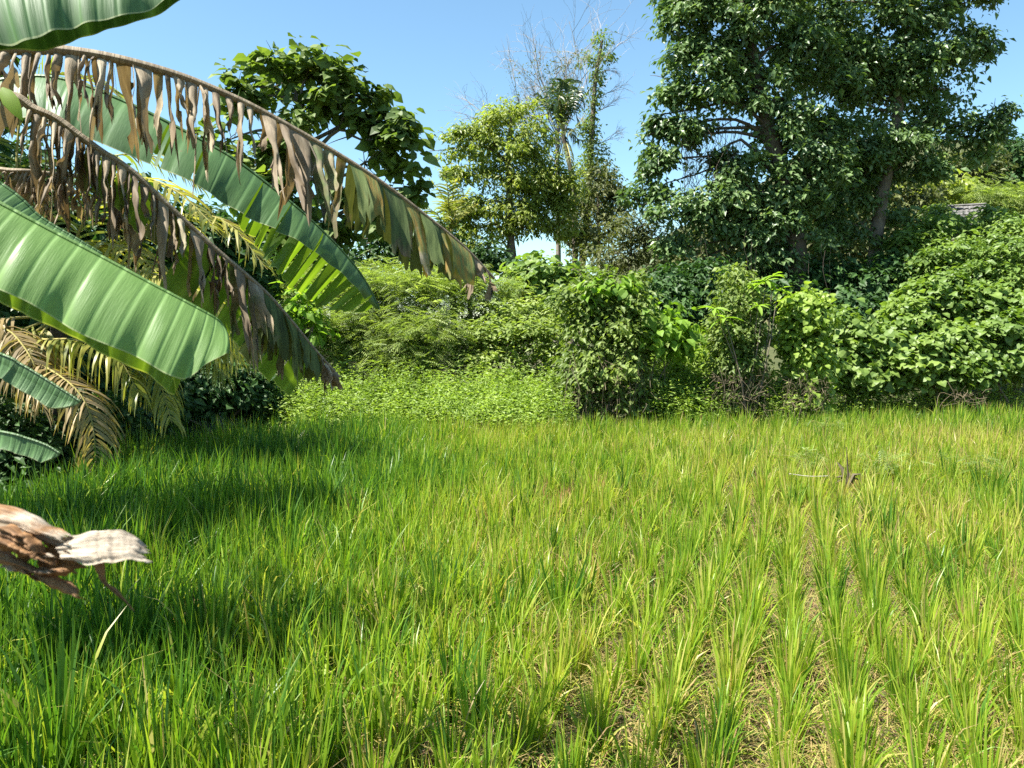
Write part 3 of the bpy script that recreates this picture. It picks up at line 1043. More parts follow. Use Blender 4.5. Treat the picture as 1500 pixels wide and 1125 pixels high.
def dry_tangle(name, label, cx, cy, w, h, d, n, seed):
    """brown dead vine stems hanging to the ground"""
    rng = np.random.default_rng(seed)
    b = at(cx, cy + h, d)
    mb = MB()
    for i in range(n):
        x0 = cx + w * rng.uniform(-1, 1)
        y0 = cy + h * rng.uniform(-1.2, .2)
        dd = d + rng.normal(0, .3)
        g = at(x0 + rng.normal(0, w * .12), 0, dd)
        g[2] = 0.0
        A = at(x0, y0, dd)
        mid = (A + g) / 2 + .22 * rng.standard_normal(3)
        mb.tube(catmull([A, mid, g], 8), rng.uniform(.003, .009), 3, rnd=np.clip(rng.normal(.5, .25), 0, 1))
    for i in range(n * 5):
        p = at(cx + w * rng.uniform(-1, 1), cy + h * rng.uniform(-.6, 1), d + rng.normal(-.1, .3))
        p[2] = max(p[2], .03)
        q = p + rng.standard_normal(3) * .16
        mb.tube(np.array([p, (p + q) / 2 + .04 * rng.standard_normal(3), q]), .006, 3, rnd=np.clip(rng.normal(.6, .25), 0, 1))
    o = mb.obj(name, M['dry_vine'], kind='stuff')
    tag(o, label, 'dry vines')


dry_tangle('dry_vine_tangle', 'tangle of dead brown vines at the dark base of the central clump', 895, 560, 60, 44, 17.75, 80, 61)
dry_tangle('dry_vine_tangle', 'brown dry vines at the foot of the left vine-covered column', 1085, 568, 42, 34, 17.85, 46, 62)
dry_tangle('dry_vine_tangle', 'reddish dry vines at the foot of the right vine-covered column', 1182, 572, 30, 28, 18, 46, 63)
dry_tangle('dry_vine_tangle', 'pale dry grass heap at the field edge below the right-hand shrubs', 1420, 582, 26, 10, 18.9, 10, 64)

plant('vine_column', 'left vine-covered column, a dead stump draped in creepers with long-leaved shoots', 'vine column', (1085, 600, 18.2),
      [(1078, 408, 22, 16, 18.3), (1085, 440, 30, 22, 18.2), (1078, 480, 34, 26, 18.2), (1092, 500, 28, 26, 18.2), (1076, 530, 30, 26, 18.2), (1096, 545, 28, 24, 18.2), (1060, 500, 14, 24, 18.3), (1084, 580, 38, 18, 18.1)],
      560, 14, .13, 'ovate', 'vine_leaf', 57, droop=.7, spread=.9, up=.6, shell=.5, r=(.07, .03))
plant('vine_column', 'right vine-covered column with a bright leafy cap', 'vine column', (1178, 600, 18.3),
      [(1178, 442, 24, 13, 18.3), (1180, 462, 32, 18, 18.2), (1172, 500, 26, 24, 18.3), (1186, 530, 28, 26, 18.3), (1180, 560, 26, 20, 18.3), (1184, 585, 30, 14, 18.2)],
      420, 14, .13, 'heart', 'creeper_leaf', 58, droop=.7, spread=.9, up=.6, shell=.5, r=(.07, .03))


def long_leaf_shoots():
    rng = np.random.default_rng(59)
    D = 17.8
    b = at(1095, 600, D)
    b[2] = 0.0
    root = thing('long_leaved_sapling', 'sapling with rosettes of long pale pointed leaves in front of the left vine column', 'sapling', b)
    tips = [(1046, 452), (1062, 466), (1110, 448), (1122, 412), (1132, 405), (1140, 425), (1088, 528), (1104, 418)]
    tm = LEAF['long']
    pool = []
    for q in range(4):
        m1 = MB()
        m1.add(tm[0], tris=tm[1], rnd=.45 + .15 * q)
        pool.append(m1.mesh('leaf', M['lime_leaf'], smooth=True))
    for (px, py) in tips:
        C = at(px, py, D + rng.normal(0, .15))
        mb = MB()
        mb.tube(catmull([b + (rng.normal(0, .1), 0, 0), (b + C) / 2 + .12 * rng.standard_normal(3), C], 9), np.linspace(.022, .008, 9), 5)
        mb.obj('stem', M['bark'], root)
        for i in range(8):
            a = i * 2 * math.pi / 8 + rng.normal(0, .3)
            y = norm(np.array((math.cos(a), math.sin(a) * .8, rng.uniform(-.3, .6))))
            Rm = frames(y[None], np.array([(0, 0, 1.0)]) + .2 * rng.standard_normal((1, 3)))[0]
            s = rng.uniform(.28, .44)
            lo = bpy.data.objects.new('leaf', pool[i % 4])
            lo.parent = root
            mm = Matrix.Identity(4)
            for r_ in range(3):
                for c_ in range(3):
                    mm[r_][c_] = Rm[r_, c_] * s
                mm[r_][3] = C[r_] - b[r_]
            lo.matrix_basis = mm
            COL.objects.link(lo)


long_leaf_shoots()

plant('leafy_shrub', 'light creeper-covered shrub filling the gap between central clump and left vine column', 'shrub', (1005, 590, 19.5),
      [(1005, 500, 30, 18, 20.4), (1000, 525, 40, 22, 19.8), (1015, 545, 40, 24, 19.4), (985, 570, 36, 18, 19), (1035, 545, 24, 26, 19.6)],
      330, 13, .15, 'ovate', 'creeper_leaf', 71, droop=.5, spread=.9, up=.7, shell=.5, r=(.03, .01))
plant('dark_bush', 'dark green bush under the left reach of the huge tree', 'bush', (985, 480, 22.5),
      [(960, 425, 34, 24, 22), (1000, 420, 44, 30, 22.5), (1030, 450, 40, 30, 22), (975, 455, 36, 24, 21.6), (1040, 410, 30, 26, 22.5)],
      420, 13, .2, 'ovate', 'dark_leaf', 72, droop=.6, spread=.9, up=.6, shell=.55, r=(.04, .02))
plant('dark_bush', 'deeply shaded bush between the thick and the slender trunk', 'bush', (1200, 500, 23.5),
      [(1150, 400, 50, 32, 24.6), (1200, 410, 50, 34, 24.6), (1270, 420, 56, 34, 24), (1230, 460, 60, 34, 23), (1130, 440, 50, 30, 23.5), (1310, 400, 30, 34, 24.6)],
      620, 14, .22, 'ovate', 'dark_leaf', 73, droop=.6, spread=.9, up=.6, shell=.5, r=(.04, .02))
plant('broadleaf_shrub', 'heart-leaved green shrub right of the right vine column', 'shrub', (1245, 585, 20),
      [(1240, 480, 32, 20, 20.2), (1235, 515, 36, 24, 20), (1265, 540, 40, 26, 20), (1225, 540, 14, 24, 20), (1285, 510, 24, 24, 20.2)],
      300, 12, .19, 'heart', 'shrub_leaf', 74, nobj=200, droop=.6, spread=.9, up=.7, shell=.6, r=(.04, .02))
plant('broadleaf_shrub', 'widest heart-leaved shrub, low and spreading, in the middle of the right-hand bank', 'shrub', (1360, 585, 20),
      [(1330, 470, 40, 22, 20.8), (1345, 505, 50, 26, 20.2), (1395, 500, 40, 26, 20.2), (1320, 540, 40, 22, 19.8), (1370, 535, 46, 22, 19.8), (1400, 440, 46, 30, 21.5), (1350, 440, 30, 20, 21.5)],
      1050, 12, .158, 'heart', 'shrub_leaf', 75, nobj=300, droop=.6, spread=.8, up=.8, shell=.62, clump=8, csize=.34, fill=.12, r=(.05, .02))
plant('broadleaf_shrub', 'heart-leaved shrub at the right edge above a dark hollow', 'shrub', (1475, 585, 20),
      [(1450, 500, 36, 22, 20), (1490, 490, 40, 26, 20), (1470, 450, 40, 26, 21), (1500, 530, 40, 20, 19.8), (1440, 540, 18, 24, 19.4), (1520, 470, 40, 40, 20.5)],
      820, 12, .158, 'heart', 'shrub_leaf', 76, nobj=200, droop=.6, spread=.8, up=.8, shell=.62, clump=8, csize=.34, fill=.12, r=(.05, .02))
plant('broadleaf_shrub', 'lush bright shrub high on the right-hand bank below the weathered roof', 'shrub', (1420, 500, 24),
      [(1400, 385, 44, 26, 23.5), (1450, 375, 44, 30, 23.5), (1490, 390, 44, 40, 23), (1340, 360, 40, 26, 25), (1380, 340, 40, 18, 25.5), (1460, 335, 44, 20, 25.5), (1500, 340, 40, 26, 25), (1430, 415, 50, 24, 22.8), (1350, 400, 34, 24, 24), (1390, 326, 16, 10, 27), (1448, 318, 16, 14, 28), (1375, 315, 14, 12, 28)],
      1450, 13, .185, 'ovate', 'shrub_leaf', 77, nobj=150, droop=.6, spread=.8, up=.8, shell=.55, clump=10, csize=.42, fill=.2, r=(.06, .02))


def groundcover():
    rng = np.random.default_rng(81)
    spans = [(395, 835, 556, 618, 17.2, 3000), (410, 830, 604, 622, 16.6, 260), (945, 1060, 540, 606, 17.4, 900), (1110, 1165, 560, 604, 17.6, 260), (1205, 1500, 578, 598, 19.2, 520)]
    mb = MB()
    for (x0, x1, y0, y1, d, n) in spans:
        px = rng.uniform(x0, x1, n)
        lump = 9 * np.sin(px * .05) + 7 * np.sin(px * .13 + 1) + 6 * np.sin(px * .31)
        py = rng.uniform(0, 1, n) ** .8 * (y1 - y0 - lump) + y0 + lump
        P = np.array([at(a, b, d + (610 - b) * .03 + rng.normal(0, .15)) for a, b in zip(px, py)])
        g = terrain(P[:, 0], P[:, 1])
        P[:, 2] = np.maximum(P[:, 2], g + .04)
        U = norm(rng.standard_normal((n, 3)) + np.array((0, -.4, .8)))
        LP, LR, LS = spray(P, U, 16, .095, rng, -.1, 1.6, .6, stretch=1.5)
        V, T, kk = place(LEAF['slim'], LP, LR, LS)
        rnd = np.clip(.42 + .2 * rng.standard_normal(len(LP)) + np.repeat(.25 * np.sin(px * .09) + .12 * rng.standard_normal(n), 16), 0, 1)
        mb.add(V, tris=T, rnd=np.repeat(rnd, kk))
    o = mb.obj('creeping_groundcover', M['creeper_leaf'], smooth=False, kind='stuff')
    tag(o, 'light green creeping weeds along the far edge of the paddy', 'weeds')


groundcover()

# ------------------------------------------------------------------ left side of the field
plant('shade_thicket_tree', 'dark leafy tree behind the coconut fronds at the left', 'tree', (150, 640, 17),
      [(60, 330, 90, 60, 17.5), (180, 400, 80, 50, 18), (-60, 380, 90, 80, 17), (270, 470, 60, 40, 18), (120, 470, 90, 50, 17), (330, 500, 40, 40, 18), (-160, 300, 100, 90, 15.5), (40, 520, 80, 50, 16), (220, 540, 80, 50, 17), (20, 260, 60, 40, 18), (250, 335, 50, 36, 18.5), (310, 350, 50, 40, 19), (360, 405, 40, 36, 19.5), (190, 295, 44, 28, 18.5)],
      2200, 14, .25, 'ovate', 'dark_leaf', 82, trunk=[(205, 660, 16), (200, 560, 16.4), (180, 450, 17), (120, 360, 17)], r=(.14, .06), droop=.6, spread=.9, shell=.35, bark='bark_dark')
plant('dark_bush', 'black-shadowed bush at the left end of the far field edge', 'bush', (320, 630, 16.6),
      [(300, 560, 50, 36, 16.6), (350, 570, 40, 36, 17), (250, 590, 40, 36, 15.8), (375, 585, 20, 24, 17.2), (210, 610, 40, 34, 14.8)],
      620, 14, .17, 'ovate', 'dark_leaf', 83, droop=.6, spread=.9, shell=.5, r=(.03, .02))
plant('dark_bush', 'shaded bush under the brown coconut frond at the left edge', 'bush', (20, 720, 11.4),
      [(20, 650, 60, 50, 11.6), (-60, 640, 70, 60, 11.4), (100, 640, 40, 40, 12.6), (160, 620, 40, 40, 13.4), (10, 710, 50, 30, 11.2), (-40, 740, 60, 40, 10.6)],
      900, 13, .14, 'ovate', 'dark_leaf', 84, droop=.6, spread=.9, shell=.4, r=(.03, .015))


plant('leafy_tree', 'leafy tree at the left margin, mostly out of view, behind the two banana plants', 'tree', (-150, 690, 13.8),
      [(-170, 100, 130, 90, 13.8, 1.6), (-110, 220, 100, 70, 14, 1.3), (-230, 200, 120, 90, 13.4, 1.4), (-60, 330, 80, 60, 14.4, 1.2), (-95, 85, 90, 80, 11.8, 1.5), (-70, 40, 60, 60, 10.9, 1.0), (-150, 150, 80, 70, 12.4, 1.3)],
      560, 14, .2, 'ovate', 'dark_leaf', 85, trunk=[(-170, 690, 13.8), (-170, 420, 13.8), (-160, 260, 13.8), (-165, 100, 13.8)], r=(.17, .07), droop=.6, spread=.9, shell=.3, bark='bark_dark', clump=10)
plant('leafy_tree', 'smaller leafy tree out of view at the near left, shading the paddy corner', 'tree', (-290, 800, 7.4),
      [(-265, -60, 140, 110, 7.5, 1.3), (-380, 60, 150, 110, 7.2, .25), (-250, -190, 110, 90, 7.8, .8), (-300, 180, 120, 90, 7.6, .5), (-250, 60, 90, 80, 8.2, 1.0)],
      320, 14, .17, 'ovate', 'dark_leaf', 86, trunk=[(-300, 820, 7.4), (-290, 480, 7.4), (-260, 200, 7.4), (-220, -60, 7.5)], r=(.13, .06), droop=.6, spread=.9, shell=.3, bark='bark_dark', clump=10)


plant('leafy_tree', 'small open-crowned tree out of view beside the banana plants, dappling the near left rice', 'tree', (-420, 900, 4.9),
      [(-370, 100, 230, 120, 4.4, .7), (-480, -40, 200, 150, 4.6, .8), (-330, -120, 200, 120, 5.0, .4)],
      80, 12, .17, 'ovate', 'light_leaf', 87, trunk=[(-420, 900, 4.9), (-420, 480, 4.9), (-400, 200, 4.8), (-400, -20, 4.8)], r=(.07, .03), droop=.6, spread=.9, shell=.3, clump=6, fill=.3)


def left_palm():
    rng = np.random.default_rng(91)
    D = 12.4
    b = at(90, 690, D)
    b[2] = float(terrain(b[0], b[1]))
    root = thing('coconut_palm', 'young coconut palm with yellowing fronds drooping over the left field edge', 'palm', b)
    C = at(85, 462, D)
    K = 1.24
    P = catmull([b - (0, 0, .1), at(92, 580, D), C], 12)
    mb = MB()
    mb.tube(P, np.linspace(.17, .12, 12), 9, rnd=.4)
    mb.obj('trunk', M['bark_dark'], root)
    fr = [([(120, 330, 9.8), (190, 264, 9.6), (255, 278, 9.4), (318, 335, 9.2)], .72, 'palm_leaf', .5, .5, False),
          ([(170, 360, 10), (260, 318, 9.8), (330, 325, 9.6), (392, 395, 9.5)], .7, 'palm_leaf', .6, .55, False),
          ([(115, 385, 9.9), (165, 358, 9.7), (215, 385, 9.4), (278, 455, 9.2)], .72, 'palm_leaf', .8, .55, False),
          ([(20, 515, 9.4), (64, 536, 9.1), (111, 570, 8.9), (134, 615, 8.8), (142, 690, 8.75)], .72, 'palm_dry', .75, .45, True),
          ([(170, 478, 9.8), (222, 530, 9.6), (252, 620, 9.5)], .75, 'palm_leaf', 1.2, .5, True),
          ([(190, 450, 9.8), (280, 480, 9.6), (332, 555, 9.5)], .7, 'palm_leaf', 1.1, .45, False),
          ([(30, 300, 10), (30, 170, 10.1), (60, 112, 10.2), (140, 118, 10.3), (200, 160, 10.4)], .8, 'palm_leaf', .25, .3, False),
          ([(0, 500, 9.4), (-40, 545, 9.1), (-70, 640, 9)], .75, 'palm_leaf', 1.0, .45, False),
          ([(230, 425, 9.9), (330, 445, 9.8), (385, 530, 9.7)], .75, 'palm_leaf', 1.1, .35, False),
          ([(0, 400, 10), (-90, 380, 10), (-180, 440, 10)], .75, 'palm_leaf', .8, .35, False),
          ([(150, 420, 10.2), (250, 400, 10.4), (350, 440, 10.6)], .7, 'palm_leaf', .9, .35, False),
          ([(160, 430, 9.6), (230, 445, 9.4), (300, 472, 9.2), (350, 530, 9.1)], .8, 'palm_leaf', 1.3, .5, False),
          ([(60, 495, 9.6), (110, 498, 9.4), (170, 522, 9.2), (205, 580, 9.1)], .75, 'palm_leaf', 1.3, .55, False),
          ([(140, 400, 9.5), (230, 402, 9.2), (310, 440, 9.0), (350, 510, 9)], .8, 'palm_leaf', 1.1, .55, False),
          ([(-10, 470, 9.4), (20, 490, 9.2), (50, 535, 9), (60, 600, 9)], .8, 'palm_dry', 1.2, .3, False),
          ([(60, 330, 10.4), (130, 240, 10.8), (230, 230, 11.2), (300, 280, 11.4)], .7, 'palm_leaf', .6, .35, False)]
    for pts, ll, mt, dr, rb, ind in fr:
        frond_mesh([C] + [at(p[0], p[1], p[2] * K) for p in pts], ll * K, 50 if ind else 46, M[mt], root, rng, droop=dr, width=.021, rr=.026, individual=ind, rbase=rb, hang=.22)


left_palm()

# ------------------------------------------------------------------ banana plants
ZUP = np.array((0, 0, 1.0))


class Mid:
    """a banana leaf's midrib with a local frame"""

    def __init__(s, pts, n=160, world=False):
        s.P = catmull(pts if world else [at(*p) for p in pts], n)
        s.T = norm(np.gradient(s.P, axis=0))
        S = norm(np.cross(s.T, ZUP))
        sign = np.sign(np.sum(S * (CAM - s.P), axis=1).mean())
        s.S = S * sign                      # towards the viewer
        s.U = norm(ZUP - s.T * s.T[:, 2:3])
        s.n = n

    def get(s, t, A):
        j = np.clip(np.asarray(t) * (s.n - 1), 0, s.n - 1.001)
        i = j.astype(int)
        f = (j - i)[..., None]
        return A[i] * (1 - f) + A[i + 1] * f

    def rib(s, r0, r1):
        mb = MB()
        mb.tube(s.P, np.linspace(r0, r1, s.n), 7, rnd=.6, t=np.linspace(0, 1, s.n).repeat(8), v=.1, dry=.9)
        return mb


def lamina(mid, side, t0, t1, width, a0, a1, nu, nv, rng, narrow=0.0, curl=0.0, vertical=0.0, lean=0.15, wav=0.0, twist=0.0, ragged=0.0, phase=0.0, tc_lean=0.0, crum=0.0):
    """one piece of blade hung from the midrib; a0..a1 is the angle below horizontal from rib to margin"""
    u = np.linspace(-1, 1, nu)[:, None] * np.ones((1, nv))
    v = np.ones((nu, 1)) * np.linspace(0, 1, nv)[None]
    nar = 1 - narrow * np.sin(np.pi * np.clip(v * .78 + .0, 0, 1)) if narrow >= 0 else 1 + 0 * v
    tc, th = (t0 + t1) / 2, (t1 - t0) / 2
    t = np.clip(tc + u * th * nar, 0, 1)
    Pm = mid.get(np.clip(tc + u * th, 0, 1)[:, :1] * np.ones((1, nv)), mid.P)
    Pc = mid.get(t, mid.P)
    base = Pm * (1 - v[..., None]) ** 2 + Pc * (1 - (1 - v[..., None]) ** 2)
    S, U, T = mid.get(t, mid.S), mid.get(t, mid.U), mid.get(t, mid.T)
    ang = np.radians(a0 + (a1 - a0) * v)
    dwn = -(U * (1 - vertical) + ZUP * vertical)
    D = side * S * np.cos(ang)[..., None] + dwn * np.sin(ang)[..., None] + T * (lean * (1 - vertical)) + T * tc_lean
    w = width(t) if callable(width) else width
    w = w * (1 + ragged * rng.standard_normal((nu, 1)) * v ** 3)
    dv = 1.0 / (nv - 1)
    off = np.cumsum(D * dv, axis=1) - D * dv
    off = off * np.asarray(w * np.ones((nu, nv)))[..., None]
    N = norm(np.cross(T, D))
    G = base + off
    if crum:
        ph = rng.uniform(0, 6.28, 6)
        G = G + N * (crum * v * (np.sin(v * 9 + ph[0] + u * 1.5) + .6 * np.sin(v * 19 + ph[1] - u * 2) + .5 * np.sin(u * 5 + ph[2] + v * 7)))[..., None]
        G = G + T * (crum * .8 * v * (np.sin(v * 7 + ph[3]) + .5 * np.sin(v * 16 + ph[4])))[..., None]
    if curl:
        G = G + N * (curl * (u ** 2 - .4) * np.sin(np.pi * np.clip(v * .9, 0, 1)))[..., None] * side
    if twist:
        G = G + N * (twist * u * v)[..., None]
    if wav:
        G = G + N * (wav * v ** 1.5 * (np.sin(t * 46 + phase) + .6 * np.sin(t * 97 + 1.3 + phase)))[..., None] + dwn * (wav * .6 * v ** 3 * np.sin(t * 33 + phase))[..., None]
    return G, t, v


def add_piece(mb, G, t, v, rnd, dry=0.0):
    mb.grid(G, t=t, v=v, rnd=rnd, dry=dry)


def wprof(w0, tip=0.88, rise=0.06):
    return lambda t: w0 * np.clip(np.sqrt(np.clip(t / rise, 0, 1)), 0.05, 1) * np.clip(1 - np.clip((t - tip) / (1 - tip), 0, 1) ** 1.35, 0.0004, 1) ** .8


def whole_leaf(root, name, pts, wn, wf, an, af, mat, rng, label=None, tip=0.88, rib=(.022, .006), wav=.012, far_strips=0, near_tears=0, vert=0.0, ribmat='rachis', matf=None, rise=.06, world=False):
    mid = Mid(pts, world=world)
    lf = mid.rib(*rib).obj(name, M[ribmat], root)
    if label:
        lf["label"] = label
    pn, pf = (wn if callable(wn) else wprof(wn, tip, rise)), (wf if callable(wf) else wprof(wf, tip, rise))
    cuts = np.concatenate([[0.02], np.sort(rng.uniform(.1, .98, near_tears)), [1.0]]) if near_tears else np.array([0.02, 1.0])
    for a, b in zip(cuts[:-1], cuts[1:]):
        g = .0012 if near_tears else 0
        nu = max(4, int((b - a) * 150))
        G, t, v = lamina(mid, 1, a + g, b - g, pn, *an, nu, 14, rng, wav=wav, narrow=.02 if near_tears else 0, phase=rng.uniform(0, 1) if near_tears else 0, twist=.01 * rng.standard_normal() if near_tears else 0)
        mb = MB()
        add_piece(mb, G, t, v, rng.random())
        mb.obj('blade', M[mat], lf)
    if far_strips:
        c = np.linspace(.06, .99, far_strips + 1) + np.concatenate([[0], rng.normal(0, .12 / far_strips, far_strips - 1), [0]])
    else:
        c = np.array([.02, 1.0])
    for a, b in zip(c[:-1], c[1:]):
        g = (b - a) * .02 if far_strips else 0
        G, t, v = lamina(mid, -1, a + g, b - g, pf, *af, max(4, int((b - a) * 120)), 10, rng, wav=wav * .7, narrow=.1 if far_strips else 0, lean=.15 if not far_strips else -.1 + .06 * rng.standard_normal(),
                         twist=.012 * rng.standard_normal() if far_strips else 0, ragged=.04 if far_strips else 0, vertical=vert)
        mb = MB()
        add_piece(mb, G, t, v, rng.random())
        mb.obj('strip' if far_strips else 'blade', M[matf or mat], lf)
    return lf


def dead_leaf(root, name, pts, label, n, length, rng, dryf, rib=(.02, .006), w=.9, greenw=None, lenj=.3, t_start=.02, far=True, rnd_shift=0.0, stray=.25, green=None):
    mid = Mid(pts)
    lf = mid.rib(*rib).obj(name, M['dry'], root)
    lf["label"] = label
    edges = np.linspace(t_start, .995, n + 1)
    edges[1:-1] += rng.normal(0, .36 * (edges[1] - edges[0]), n - 1)
    edges = np.sort(edges)
    for side in ((1, -1) if far else (1,)):
        for i in range(n):
            a, b = edges[i], edges[i + 1]
            tc = (a + b) / 2
            d = float(dryf(tc))
            wide = d < .45
            if side == -1 and rng.random() < .25 and not wide:
                continue
            L = length(tc) * np.clip(rng.normal(1, lenj * (.35 if wide else 1)), .45, 1.5) * (1.0 if side == 1 else .92)
            if not wide and rng.random() < .04:
                continue
            k = w * rng.uniform(.6, 1.15) if not wide else 1.0
            h = (b - a) / 2 * k
            a0 = rng.uniform(38, 62) if side == 1 else rng.uniform(45, 70)
            G, t, v = lamina(mid, side, tc - h, tc + h, L, a0, 84 + 8 * rng.standard_normal(), 6 if not wide else 7, 14, rng,
                             narrow=(rng.uniform(.5, .85) if not wide else rng.uniform(0, .15)), curl=(.012 + .018 * rng.random()) if not wide else .006 * rng.standard_normal(),
                             vertical=.93, lean=0, twist=(.03 if not wide else .012) * rng.standard_normal(), ragged=.16 if not wide else .07, tc_lean=(.05 if not wide else .03) * rng.standard_normal(),
                             wav=.004, crum=.011 if not wide else .0035)
            mb = MB()
            add_piece(mb, G, t + rng.uniform(0, .3), v, np.clip(rng.normal(.5 + rnd_shift, .26), 0, 1), np.clip(d + (.12 * rng.standard_normal() if not wide else .3 * v ** 3 + .14 * rng.standard_normal()), 0, 1))
            mb.obj('strip', M['dry'], lf)
            if not wide and rng.random() < stray:            # a thin thread beside it
                G, t, v = lamina(mid, side, tc - h * .12 + h * .8, tc + h * .12 + h * .8, L * rng.uniform(.6, 1.25), a0, 86, 3, 10, rng, narrow=.3, vertical=.9, lean=0, tc_lean=.25 * rng.standard_normal())
                mb = MB()
                add_piece(mb, G, t, v, rng.random(), 1)
                mb.obj('strip', M['dry'], lf)
    if green:
        g0, g1, ng, wg = green
        e = np.linspace(g0, g1, ng + 1)
        for a, b in zip(e[:-1], e[1:]):
            G, t, v = lamina(mid, -1, a + .001, b - .001, wg * (.6 + .4 * (a > .6)) * rng.uniform(.95, 1.15), 50, 74, 8, 10, rng, narrow=.05, vertical=.45, lean=0, twist=.01 * rng.standard_normal(), ragged=.012, tc_lean=-.05)
            mb = MB()
            add_piece(mb, G, t, v, rng.random())
            mb.obj('strip', M['banana_old' if rng.random() < .4 else 'banana_strip'], lf)
    return lf


def pseudostem(root, base, top, r):
    rng = np.random.default_rng(7)
    P = catmull([base - np.array((0, 0, .1)), (np.asarray(base) + top) / 2 + .03, top], 16)
    mb = MB()
    mb.tube(P, np.linspace(r * 1.2, r * .7, 16), 14)
    mb.obj('pseudostem', M['stem'], root)


def bananas():
    rng = np.random.default_rng(101)
    # plant further in
    xa, ya = -3.3, 3.2
    ra = thing('banana_plant', 'tall banana plant at the left with an arching dead leaf and torn green leaves', 'banana plant', (xa, ya, 0.0))
    ta_ = np.array((xa, ya, 2.85))
    pseudostem(ra, np.array((xa, ya, 0.0)), ta_, .13)
    S1 = (-420, 385, 3.2)
    dead_leaf(ra, 'dead_leaf', [S1, (-330, 210, 3.1), (-180, 105, 3.0), (0, 75, 3.0), (60, 72, 3.02), (120, 77, 3.06), (180, 88, 3.1), (250, 107, 3.18), (300, 125, 3.25), (360, 151, 3.33),
                                (420, 183, 3.42), (500, 229, 3.55), (560, 268, 3.66), (620, 313, 3.78), (680, 362, 3.9), (724, 408, 4.0)],
              'arching dead banana leaf shredded into hanging pale brown strips', 46, lambda t: .285 + .02 * math.sin(9 * t) - .22 * max(0, (t - .86) / .14), rng,
              lambda t: 1.0 if t < .70 else (.55 if t < .75 else (.02 if t < .955 else .9)), rib=(.026, .007), t_start=.2, rnd_shift=.12)
    whole_leaf(ra, 'green_leaf', [S1, (-300, 260, 3.4), (-150, 160, 3.5), (0, 118, 3.6), (60, 112, 3.62), (120, 124, 3.65), (213, 163, 3.7), (307, 212, 3.78), (350, 238, 3.82), (400, 276, 3.87), (435, 304, 3.9),
                                  (470, 336, 3.95), (505, 372, 4.0), (533, 408, 4.04), (556, 452, 4.08)], lambda t: wprof(.285, .9)(t) * (1 - .62 * sstep(.5, .95, t)), lambda t: wprof(.37, .9)(t) * (.5 + .5 * sstep(.5, .72, t)), (38, 72), (44, 72), 'banana_deep', rng,
               label='torn green banana leaf hanging in slats under the dead arch', tip=.9, far_strips=44, near_tears=12, wav=.008, vert=.35, matf='banana_strip', rib=(.014, .005), ribmat='banana_deep')
    dead_leaf(ra, 'dead_leaf', [S1, (-280, 330, 3.05), (-120, 190, 2.9), (0, 140, 2.85), (51, 160, 2.86), (84, 175, 2.88), (118, 200, 2.9), (152, 224, 2.93), (192, 250, 2.97), (240, 295, 3.02), (307, 357, 3.1),
                                (360, 402, 3.17), (395, 434, 3.22), (430, 474, 3.28), (462, 513, 3.33), (497, 552, 3.38)],
              'lower dead banana leaf, grey-brown shreds turning olive and orange towards its tip', 44, lambda t: .25 - .19 * max(0, (t - .84) / .16), rng,
              lambda t: .95 if t < .70 else (.5 if t < .76 else (.08 if t < .95 else .8)), rib=(.02, .006), t_start=.25, rnd_shift=-.1, w=.95, green=(.42, .95, 12, .285))
    dead_leaf(ra, 'dead_leaf', [S1, (-250, 330, 3.2), (-90, 250, 3.15), (20, 250, 3.1), (70, 254, 3.1), (110, 258, 3.1), (165, 280, 3.15), (215, 330, 3.2)],
              'short pale broken dead leaf tucked below the lower dead leaf', 34, lambda t: .15, rng, lambda t: .85, rib=(.014, .005), t_start=.4, rnd_shift=.1)
    # plant nearer to the camera
    xb, yb = -2.1, 1.75
    rb = thing('banana_plant', 'nearer banana plant with a big smooth leaf and a withered brown leaf', 'banana plant', (xb, yb, 0.0))
    pseudostem(rb, np.array((xb, yb, 0.0)), np.array((xb, yb, 2.8)), .12)
    S2 = (-610, 345, 1.75)
    whole_leaf(rb, 'smooth_leaf', [S2, (-430, 210, 1.72), (-220, 205, 1.72), (-60, 268, 1.74), (0, 298, 1.75), (75, 338, 1.77), (150, 377, 1.79), (230, 420, 1.81), (285, 449, 1.83), (318, 468, 1.85), (330, 483, 1.87)],
               .192, .25, (34, 82), (50, 74), 'banana_green', rng, label='big smooth light green banana leaf pointing right', tip=.84, rib=(.007, .003), ribmat='banana_green', wav=.007, rise=.2, matf='banana_strip')
    big = bpy.data.objects['smooth_leaf']
    mid = Mid([(285, 449, 1.83), (318, 468, 1.85), (330, 484, 1.87), (332, 492, 1.875)], 40)
    G, t, v = lamina(mid, 1, .35, .95, .062, 60, 100, 10, 10, rng, narrow=.1, vertical=.6, twist=.006, wav=.003)
    mb = MB()
    add_piece(mb, G, .9 + t * .03, v * .9, .4)
    mb.obj('strip', M['banana_green'], big)
    whole_leaf(rb, 'smooth_leaf', [S2, (-430, 160, 2.1), (-200, 150, 2.15), (0, 268, 2.2), (60, 318, 2.22), (110, 348, 2.24), (150, 372, 2.26)],
               .14, .16, (30, 70), (70, 88), 'banana_deep', rng, label='dull green banana leaf showing only its edge behind the big smooth leaf', tip=.85, rib=(.006, .003), ribmat='banana_deep', wav=.006)
    whole_leaf(rb, 'smooth_leaf', [S2, (-480, 130, 2.3), (-300, -40, 2.4), (-100, -72, 2.45), (60, -82, 2.5), (200, -68, 2.55), (345, -60, 2.6)],
               .43, .3, (40, 84), (60, 88), 'banana_deep', rng, label='broad green banana leaf cut by the top left corner', tip=.6, rib=(.018, .004), wav=.012)
